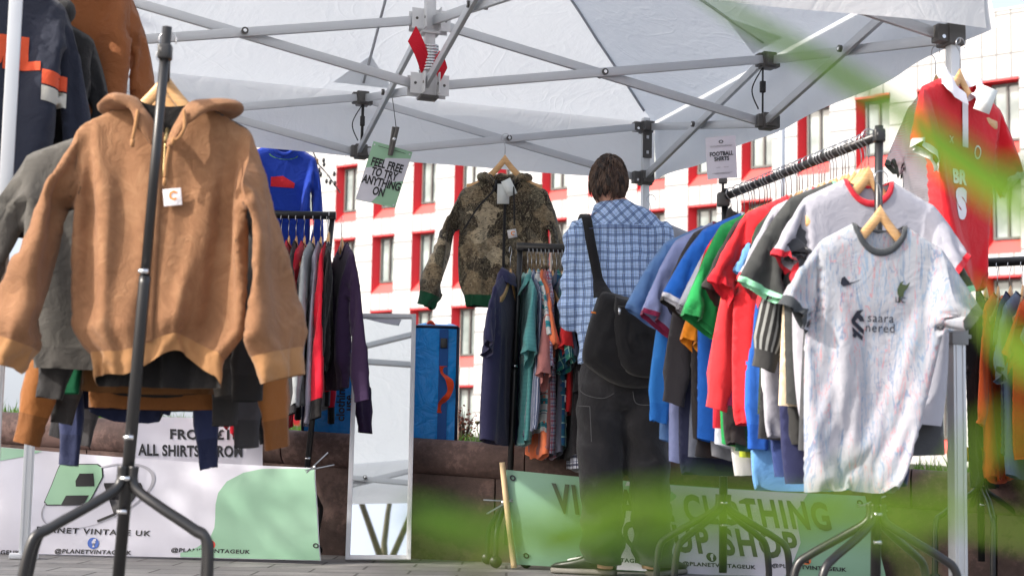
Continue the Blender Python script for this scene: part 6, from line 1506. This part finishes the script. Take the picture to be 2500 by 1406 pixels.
for i, p in enumerate(st_):
    tt = (st_[min(i + 1, len(st_) - 1)] - st_[max(i - 1, 0)]).normalized(); s = tt.cross(Vector((0, -1, .3))).normalized(); nn = s.cross(tt); w_ = .021 + (.022 if i > 38 else 0) * (i - 38) / 10
    A.append([p + s * w_ + nn * .003, p - s * w_ + nn * .003, p - s * w_ - nn * .003, p + s * w_ - nn * .003])
mb.rings(A); mb.build('strap', M_bag, bagr, origin=bgo)
mb = MB(); mb.tube(smooth_path([pp(1508, 748, -.305), pp(1550, 752, -.312), pp(1604, 772, -.305)], 6), .003, 6); mb.bar(pp(1512, 752, -.315), pp(1513, 768, -.318), .012, .005, 1); mb.build('zip', [M_blk, M_chrome], bagr, origin=bgo)
mb = MB(); mb.bar(pp(1443, 762, -.262), pp(1455, 764, -.266), .004, .007); mb.build('tab', cloth(216, 120, 30), bagr, origin=bgo)
mb = MB(); V_, F_ = ring2d(.017, .017, .16, 24); c0 = pp(1621, 888, -.25); mb.add([c0 + Vector((x, 0, z)) for x, z in V_], F_); V_, F_ = tf2d(text2d('a', .04), .024); mb.add([c0 + Vector((x, 0, z)) for x, z in V_], F_); mb.build('round_badge', cloth(206, 112, 40, .2), bagr, smooth=False, origin=bgo)
# ------------------------------------------------------------------ signs
def card(name, quad, decals, bg, label, Wpx, th=.003):
    tl, tr, br, bl = [Vector(q) for q in quad]; W_ = (tr - tl).length; H_ = (bl - tl).length; nn = (tr - tl).cross(bl - tl).normalized(); nn = nn if nn.y < 0 else -nn
    def S(x, y, l=0): return tl.lerp(tr, x / W_).lerp(bl.lerp(br, x / W_), y / H_) + nn * (l + .006 * math.sin(math.pi * x / W_))
    mb = MB(); mb.grid(lambda u, v: S(u * W_, v * H_, 0), 10, 10, bg); mb.grid(lambda u, v: S(u * W_, v * H_, -th), 10, 10, 0)
    for VF, mi, l in decals(W_, H_, W_ / Wpx): V_, F_ = subdiv2d(VF, .03); mb.add([S(x, y, l) for x, y in V_], F_, mi)
    return tag(mb.build(name, VM, smooth=True, origin=bl), label, 'sign')
YS = 7.35
def dk_(W_, H_, pm):
    o = [(poly2d([(W_ * .42, H_ * .22), (W_ * .998, H_ * .12), (W_ * .998, H_ * .52), (W_ * .7, H_ * .60), (W_ * .55, H_ * .8), (W_ * .40, H_ * .995), (W_ * .003, H_ * .995), (W_ * .003, H_ * .45), (W_ * .15, H_ * .42), (W_ * .32, H_ * .36)]), 0, .001)]
    for i, s in enumerate(('FEEL FREE', 'TO TRY', 'ANYTHING', 'ON')): o.append((txt(s, 18.5 * pm, W_ * .5, H_ * (.335 + .155 * i), .035, 1.0, 0, 29 * pm), 3, .0025))
    for x, y in ((.05, .05), (.95, .05), (.05, .96), (.95, .96)): o.append((tf2d(disc2d(.004, 12), 1, W_ * x, H_ * y), 0, .003))
    o.append((poly2d([(W_ * .15, H_ * .055), (W_ * .85, H_ * .055), (W_ * .85, H_ * .062), (W_ * .15, H_ * .062)]), 3, .003)); return o
card('sign', [P(912, 345, YS), P(1007, 372, YS), P(964, 508, YS), P(868, 487, YS)], dk_, 8, 'green card sign reading FEEL FREE TO TRY ANYTHING ON', 99)
pg = P(957, 378, YS - .02); peg = empty('clothes_peg', pg, 'grey spring peg gripping the FEEL FREE card', 'peg')
mb = MB()
for dx, dy in ((-6, .0), (3, -.02)): mb.bar(P(968 + dx, 310, YS - .03 + dy), P(953 + dx * .3, 380, YS - .012 + dy * .3), .016, .012, bev=.003)
mb.build('jaw', plain('weathered_peg', (.12, .115, .11, 1), .7, var=.3), peg, origin=pg)
mb = MB(); mb.tube([P(962, 340, YS - .06), P(965, 341, YS + .02)], .008, 10); mb.build('spring', M_chrome, peg, origin=pg)
mb = MB(); cA = G(0, .72, .135); mb.tube([P(967, 312, YS - .03), P(962, 270, YS - .05), P(958, 240, 7.25)], .0018, 6); tag(mb.build('cord', M_blk, origin=pg), 'thin cord holding the peg and card under the truss', 'cord')
YF = 5.86
def df_(W_, H_, pm):
    o = [(txt(s, 11.5 * pm, W_ * .5, H_ * y, .04, 1.05, 0, 14 * pm), 3, .0025) for s, y in (('FOOTBALL', .42), ('SHIRTS', .54))]
    for y, a, b in ((.215, .12, .88), (.235, .14, .86), (.735, .30, .44), (.735, .55, .72), (.865, .16, .84), (.885, .25, .75)): o.append((poly2d([(W_ * a, H_ * y), (W_ * b, H_ * y), (W_ * b, H_ * (y + .011)), (W_ * a, H_ * (y + .011))]), 7, .002))
    o.append((tf2d(ring2d(.007, .005, .5), 1, W_ * .5, H_ * .13), 3, .002)); return o
card('sign', [P(1722, 337, YF), P(1796, 331, YF), P(1800, 433, YF), P(1727, 439, YF)], df_, 0, 'white card reading FOOTBALL SHIRTS clipped above the right rack', 75)
mb = MB(); mb.tube([P(1765, 436, YF + .01), P(1765, 478, YF + .02)], .005, 8); mb.box(P(1765, 442, YF + .005), (.03, .02, .02), 0, None, .003); mb.box(P(1766, 488, YF + .03), (.045, .045, .05), 0, None, .006)
tag(mb.build('sign_clip', M_brk, origin=P(1765, 490, YF)), 'small clip stand holding the FOOTBALL SHIRTS card', 'clip')
YQ = 6.72
def dq_(W_, H_, pm):
    o = [(txt(s, 10 * pm, W_ * x, H_ * y, .03, 1.05, 0, 12 * pm), 3, .0025) for s, x, y in (('ALL POLO', .56, .24), ('SHIRTS', .5, .36), ('2 FOR', .64, .54), ('£15', .52, .68))]
    o.append((poly2d([(W_ * .2, H_ * .92), (W_ * .9, H_ * .91), (W_ * .9, H_ * .935), (W_ * .2, H_ * .945)]), 3, .002)); return o
card('sign', [P(2338, 522, YQ), P(2402, 517, YQ), P(2408, 597, YQ), P(2340, 603, YQ)], dq_, 0, 'white price card reading ALL POLO SHIRTS 2 FOR £15 beside the red rugby shirt', 64)
mb = MB(); mb.tube(smooth_path([P(2392, 600, YQ), P(2398, 620, YQ), P(2388, 634, YQ + .1), P(2392, 642, YQ + .2)], 5), .004, 8); tag(mb.build('sign_clip', M_chrome, origin=P(2392, 640, YQ)), 'curled wire clip holding the polo price card', 'clip')
# ------------------------------------------------------------------ things beyond the stall
pz = P(1907, 700, 9.6); mb = MB(); mb.tube([(pz.x, pz.y, .4), (pz.x, pz.y, 3.6)], .021, 16); mb.box((pz.x, pz.y, 3.6), (.06, .06, .02), 0, None, .004)
tag(mb.build('steel_pole', M_alu, origin=(pz.x, pz.y, .4)), 'pale grey steel pole standing behind the gazebo', 'pole')
fr_ = empty('string_lights', P(770, 385, 13), 'dark cable with small bulbs hanging before the building', 'string lights')
ln = smooth_path([P(740, 300, 13), P(772, 390, 13), P(790, 415, 13), P(802, 430, 13.3), P(830, 470, 13.6)], 6); mb = MB(); mb.tube(ln, .006, 6); mb.build('cable', M_blk, fr_, origin=fr_.location)
for x, y in ((790, 392), (791, 402), (779, 416), (783, 426), (797, 443), (806, 446), (816, 425), (817, 448)):
    mb = MB(); c = P(x, y, 13.1); mb.tube([c + Vector((0, 0, .02)), c, c - Vector((0, 0, .02))], [.008, .014, .006], 8); mb.build('bulb', M_blk, fr_, origin=fr_.location)
tc = P(1212, 1078, 8.25); tcr = empty('equipment_case', Vector((tc.x, tc.y, soil(tc.x, .15))), 'small black case with a yellow band behind the navy polo shirt', 'case'); 
mb = MB(); mb.box((0, 0, .06), (.10, .16, .12), 0, None, .008); mb.build('case_body', M_blk, tcr); mb = MB(); mb.box((0, 0, .128), (.102, .162, .02), 0, None, .004); mb.build('band', plain('yellow_band', srgb(226, 166, 30), .5), tcr)
def shrub(base, h, wd, n, c1, c2, label, name='shrub', cat='shrub', seed=3, lf=.02):
    r = empty(name, base, label, cat); rn = random.Random(seed); mb = MB(); lv = MB()
    for i in range(14):
        a = rn.uniform(0, 6.28); tip = Vector((math.cos(a) * wd * rn.random(), math.sin(a) * wd * rn.random(), h * rn.uniform(.6, 1))); mb.tube(smooth_path([(0, 0, 0), tip * .5 + Vector((0, 0, h * .1)), tip], 4), [.004] * 5 + [.003, .002, .0015, .001], 5)
        for k in range(n):
            u = rn.uniform(.35, 1); p = tip * u + Vector((rn.gauss(0, .02), rn.gauss(0, .02), rn.gauss(0, .02))); d = Vector((rn.gauss(0, 1), rn.gauss(0, 1), rn.gauss(0, .6))).normalized() * lf; s = d.orthogonal().normalized() * lf * .4
            lv.add([p, p + d * .5 + s, p + d, p + d * .5 - s], [(0, 1, 2, 3)])
    mb.build('stem', plain('twig', (.05, .035, .025, 1), .8), r); lv.build('foliage', mat_leaf(name + str(seed), c1, c2), r)
q = P(1128, 1058, 9.2); shrub(Vector((q.x, q.y, soil(q.x, 1.0))), .26, .10, 16, (.10, .03, .02, 1), (.20, .07, .04, 1), 'small russet leaved shrub beyond the blue bag')
q = P(1165, 1062, 8.9); fl = empty('dandelion', Vector((q.x, q.y, soil(q.x, .8))), 'single tall flower stalk in the grass beyond the bag', 'flower')
mb = MB(); mb.tube(smooth_path([(0, 0, 0), (.005, 0, .08), (0, 0, .16)], 4), .002, 6); mb.build('stem', mat_leaf('stalk', (.04, .06, .02, 1), (.06, .08, .03, 1)), fl); mb = MB(); mb.tube([(0, 0, .155), (0, 0, .165), (0, 0, .175)], [.004, .016, .013], 10); mb.build('flower_head', plain('seed_head', (.09, .07, .03, 1), .8), fl)
# bare tree behind the photographer, seen in the mirror
def tree(base, label, seed, h0=5.0, r0=.17, lean=(0, 0), nb=3, aim=None, leaves=0, l0=2.1):
    r = empty('bare_tree', base, label, 'tree', 'trees opposite the stall'); rn = random.Random(seed); tr = MB(); br_ = MB()
    tr.tube(smooth_path([(0, 0, -.1), (lean[0] * .3, lean[1] * .3, h0 * .5), (lean[0], lean[1], h0)], 5), [r0 * 1.35 - r0 * .4 * i / 10 for i in range(11)], 12)
    tips = []
    def grow(p, d, ln_, rad, dep):
        pts = [p]; q = p.copy(); dd = d.copy()
        for k in range(4): dd = (dd + Vector((rn.gauss(0, .13), rn.gauss(0, .13), rn.gauss(.05, .1)))).normalized(); q = q + dd * ln_ / 4; pts.append(q.copy())
        br_.tube(pts, [rad * (1 - .45 * i / 4) for i in range(5)], 7 if dep < 3 else 4, cap=False)
        if dep >= 3: tips.append(pts[-1])
        if dep >= 6: return
        for _ in range(2 if dep < 2 else rn.choice((2, 3))):
            nd = (dd + Vector((rn.gauss(0, .55), rn.gauss(0, .55), rn.gauss(.1, .35)))).normalized(); grow(pts[rn.choice((2, 3, 4))], nd, ln_ * rn.uniform(.62, .85), rad * rn.uniform(.45, .62), dep + 1)
    top = Vector((lean[0], lean[1], h0 - .1))
    for i in range(nb): a = 6.28 * i / nb + .4; grow(top, Vector((math.cos(a) * .42, math.sin(a) * .42, 1)).normalized() if aim is None else (Vector(aim) + Vector((math.cos(a), math.sin(a), 0)) * .35).normalized(), l0, r0 * .62, 0)
    bark = plain('mossy_bark', (.10, .085, .04, 1), .9, var=.4, bscale=25, bstr=.8); tr.build('trunk', bark, r); br_.build('branches', bark, r)
    if leaves:
        cc0 = sum(tips, Vector()) / len(tips) + Vector(base)
        cc0 = sum(tips, Vector()) / len(tips) + Vector(base)
        lv = MB()
        for _ in range(leaves):
            c = rn.choice(tips) + Vector((rn.gauss(0, .16), rn.gauss(0, .16), rn.gauss(0, .12))); d = Vector((rn.gauss(0, 1), rn.gauss(0, 1), rn.gauss(0, .7))).normalized() * .085; s_ = d.orthogonal().normalized() * .034
            lv.add([c, c + d * .5 + s_, c + d, c + d * .5 - s_], [(0, 1, 2, 3)])
        lv.build('foliage', mat_leaf('shade_tree_leaf', (.06, .12, .02, 1), (.11, .19, .03, 1)), r)
tree((-.42, -3.4, 0), 'bare tree with a forked trunk reflected at the foot of the mirror', 4, 5.75, .075, (.05, 0), 3)
tree((-9.1, 5.3, 0), 'unseen leafing tree added left of the stall to dapple the banner', 12, 2.2, .10, (.3, .1), 4, (.5, .15, .8), 8000, 1.45)  # tree added out of view to throw dappled shade on the banner
# leaves of a plant close to the lens
pl = empty('grass_plant', (.42, .62, 0), 'out of focus long green leaves reaching across the view', 'plant')
def blade(pts, wid, mt, seed=0, up=(0, 0, 1)):
    q = [P(x, y, Y) if len(a_) == 0 else Vector((x, y, Y)) for x, y, Y, *a_ in pts]; path = smooth_path(q, 8); A = []; k = len(path)
    for i, p in enumerate(path):
        t = (path[min(i + 1, k - 1)] - path[max(i - 1, 0)]).normalized(); v = (CAM - p).normalized(); s = t.cross(v).normalized(); s = (s + v * .35).normalized()
        u = i / (k - 1); w_ = lerp_prof(wid, u); A.append((p + s * w_, p + v * w_ * .25, p - s * w_))
    mb = MB(); mb.add([p for r_ in A for p in r_], [f for i in range(k - 1) for f in ((3 * i, 3 * i + 1, 3 * i + 4, 3 * i + 3), (3 * i + 1, 3 * i + 2, 3 * i + 5, 3 * i + 4))]); mb.build('leaf', mt, pl, origin=pl.location)
lg1 = mat_leaf('leaf_bright', (.075, .155, .012, 1), (.12, .20, .022, 1), .35, .8); lg2 = mat_leaf('leaf_mid', (.026, .065, .008, 1), (.045, .095, .012, 1), .3, .8); lg3 = mat_leaf('leaf_olive', (.05, .06, .015, 1), (.075, .085, .012, 1), .25, .8)
blade([(1640, -70, .62), (1820, 50, .58), (2040, 175, .55), (2240, 300, .52), (2420, 430, .50), (2620, 620, .48), (.20, .50, .30, 1), (.36, .60, 0, 1)], [(0, .0008), (.2, .0034), (.45, .0042), (.62, .0045), (1, .002)], lg2)
blade([(2150, 220, .5), (2260, 345, .48), (2400, 450, .46), (2540, 540, .44), (2800, 760, .44), (.3, .5, .2, 1), (.38, .62, 0, 1)], [(0, 0.00043), (.2, 0.00346), (.5, 0.00432), (1, 0.00288)], lg1)
blade([(2370, 690, .5), (2430, 800, .48), (2520, 900, .46), (2660, 1000, .45), (.24, .50, .25, 1), (.40, .60, 0, 1)], [(0, .0006), (.2, .0034), (.4, .0044), (.6, .003), (1, .002)], lg1)
blade([(1240, 1335, .46), (1360, 1285, .45), (1500, 1235, .44), (1680, 1215, .43), (1950, 1250, .42), (2250, 1420, .42), (.20, .48, .12, 1), (.42, .64, 0, 1)], [(0, 0.00036), (.1, 0.00202), (.28, 0.00259), (.45, 0.00115), (1, 0.00115)], lg1)
blade([(985, 1235, .45), (1120, 1275, .44), (1350, 1320, .43), (1600, 1350, .42), (1800, 1450, .42), (.14, .50, .10, 1), (.44, .62, 0, 1)], [(0, 0.00144), (.12, 0.00374), (.35, 0.00302), (.6, 0.00144), (1, 0.00144)], lg2)
blade([(1110, 1440, .5), (1200, 1370, .5), (1280, 1320, .5), (1360, 1350, .5), (1460, 1450, .5), (.04, .5, .25, 1), (.05, .55, 0, 1)], [(0, 0.00108), (.2, 0.00187), (.5, 0.00158), (1, 0.00144)], lg3)
blade([(1660, 1290, .42), (1900, 1235, .41), (2200, 1240, .40), (2540, 1310, .39), (2750, 1380, .39), (.32, .52, .12, 1), (.45, .60, 0, 1)], [(0, 0.00043), (.15, 0.00144), (.5, 0.00173), (1, 0.00144)], lg1)
blade([(960, 1330, .31), (1250, 1300, .305), (1520, 1245, .30), (1800, 1235, .30), (2200, 1290, .30), (2620, 1380, .30), (.16, .36, .15, 1), (.42, .60, 0, 1)], [(0, .0006), (.2, .0020), (.38, .0022), (.6, .0010), (1, .0010)], lg1)
blade([(1600, 1330, .33), (1900, 1290, .33), (2250, 1270, .32), (2620, 1300, .31), (.20, .38, .2, 1), (.46, .60, 0, 1)], [(0, .0006), (.2, .0013), (.5, .0014), (1, .0012)], lg1)
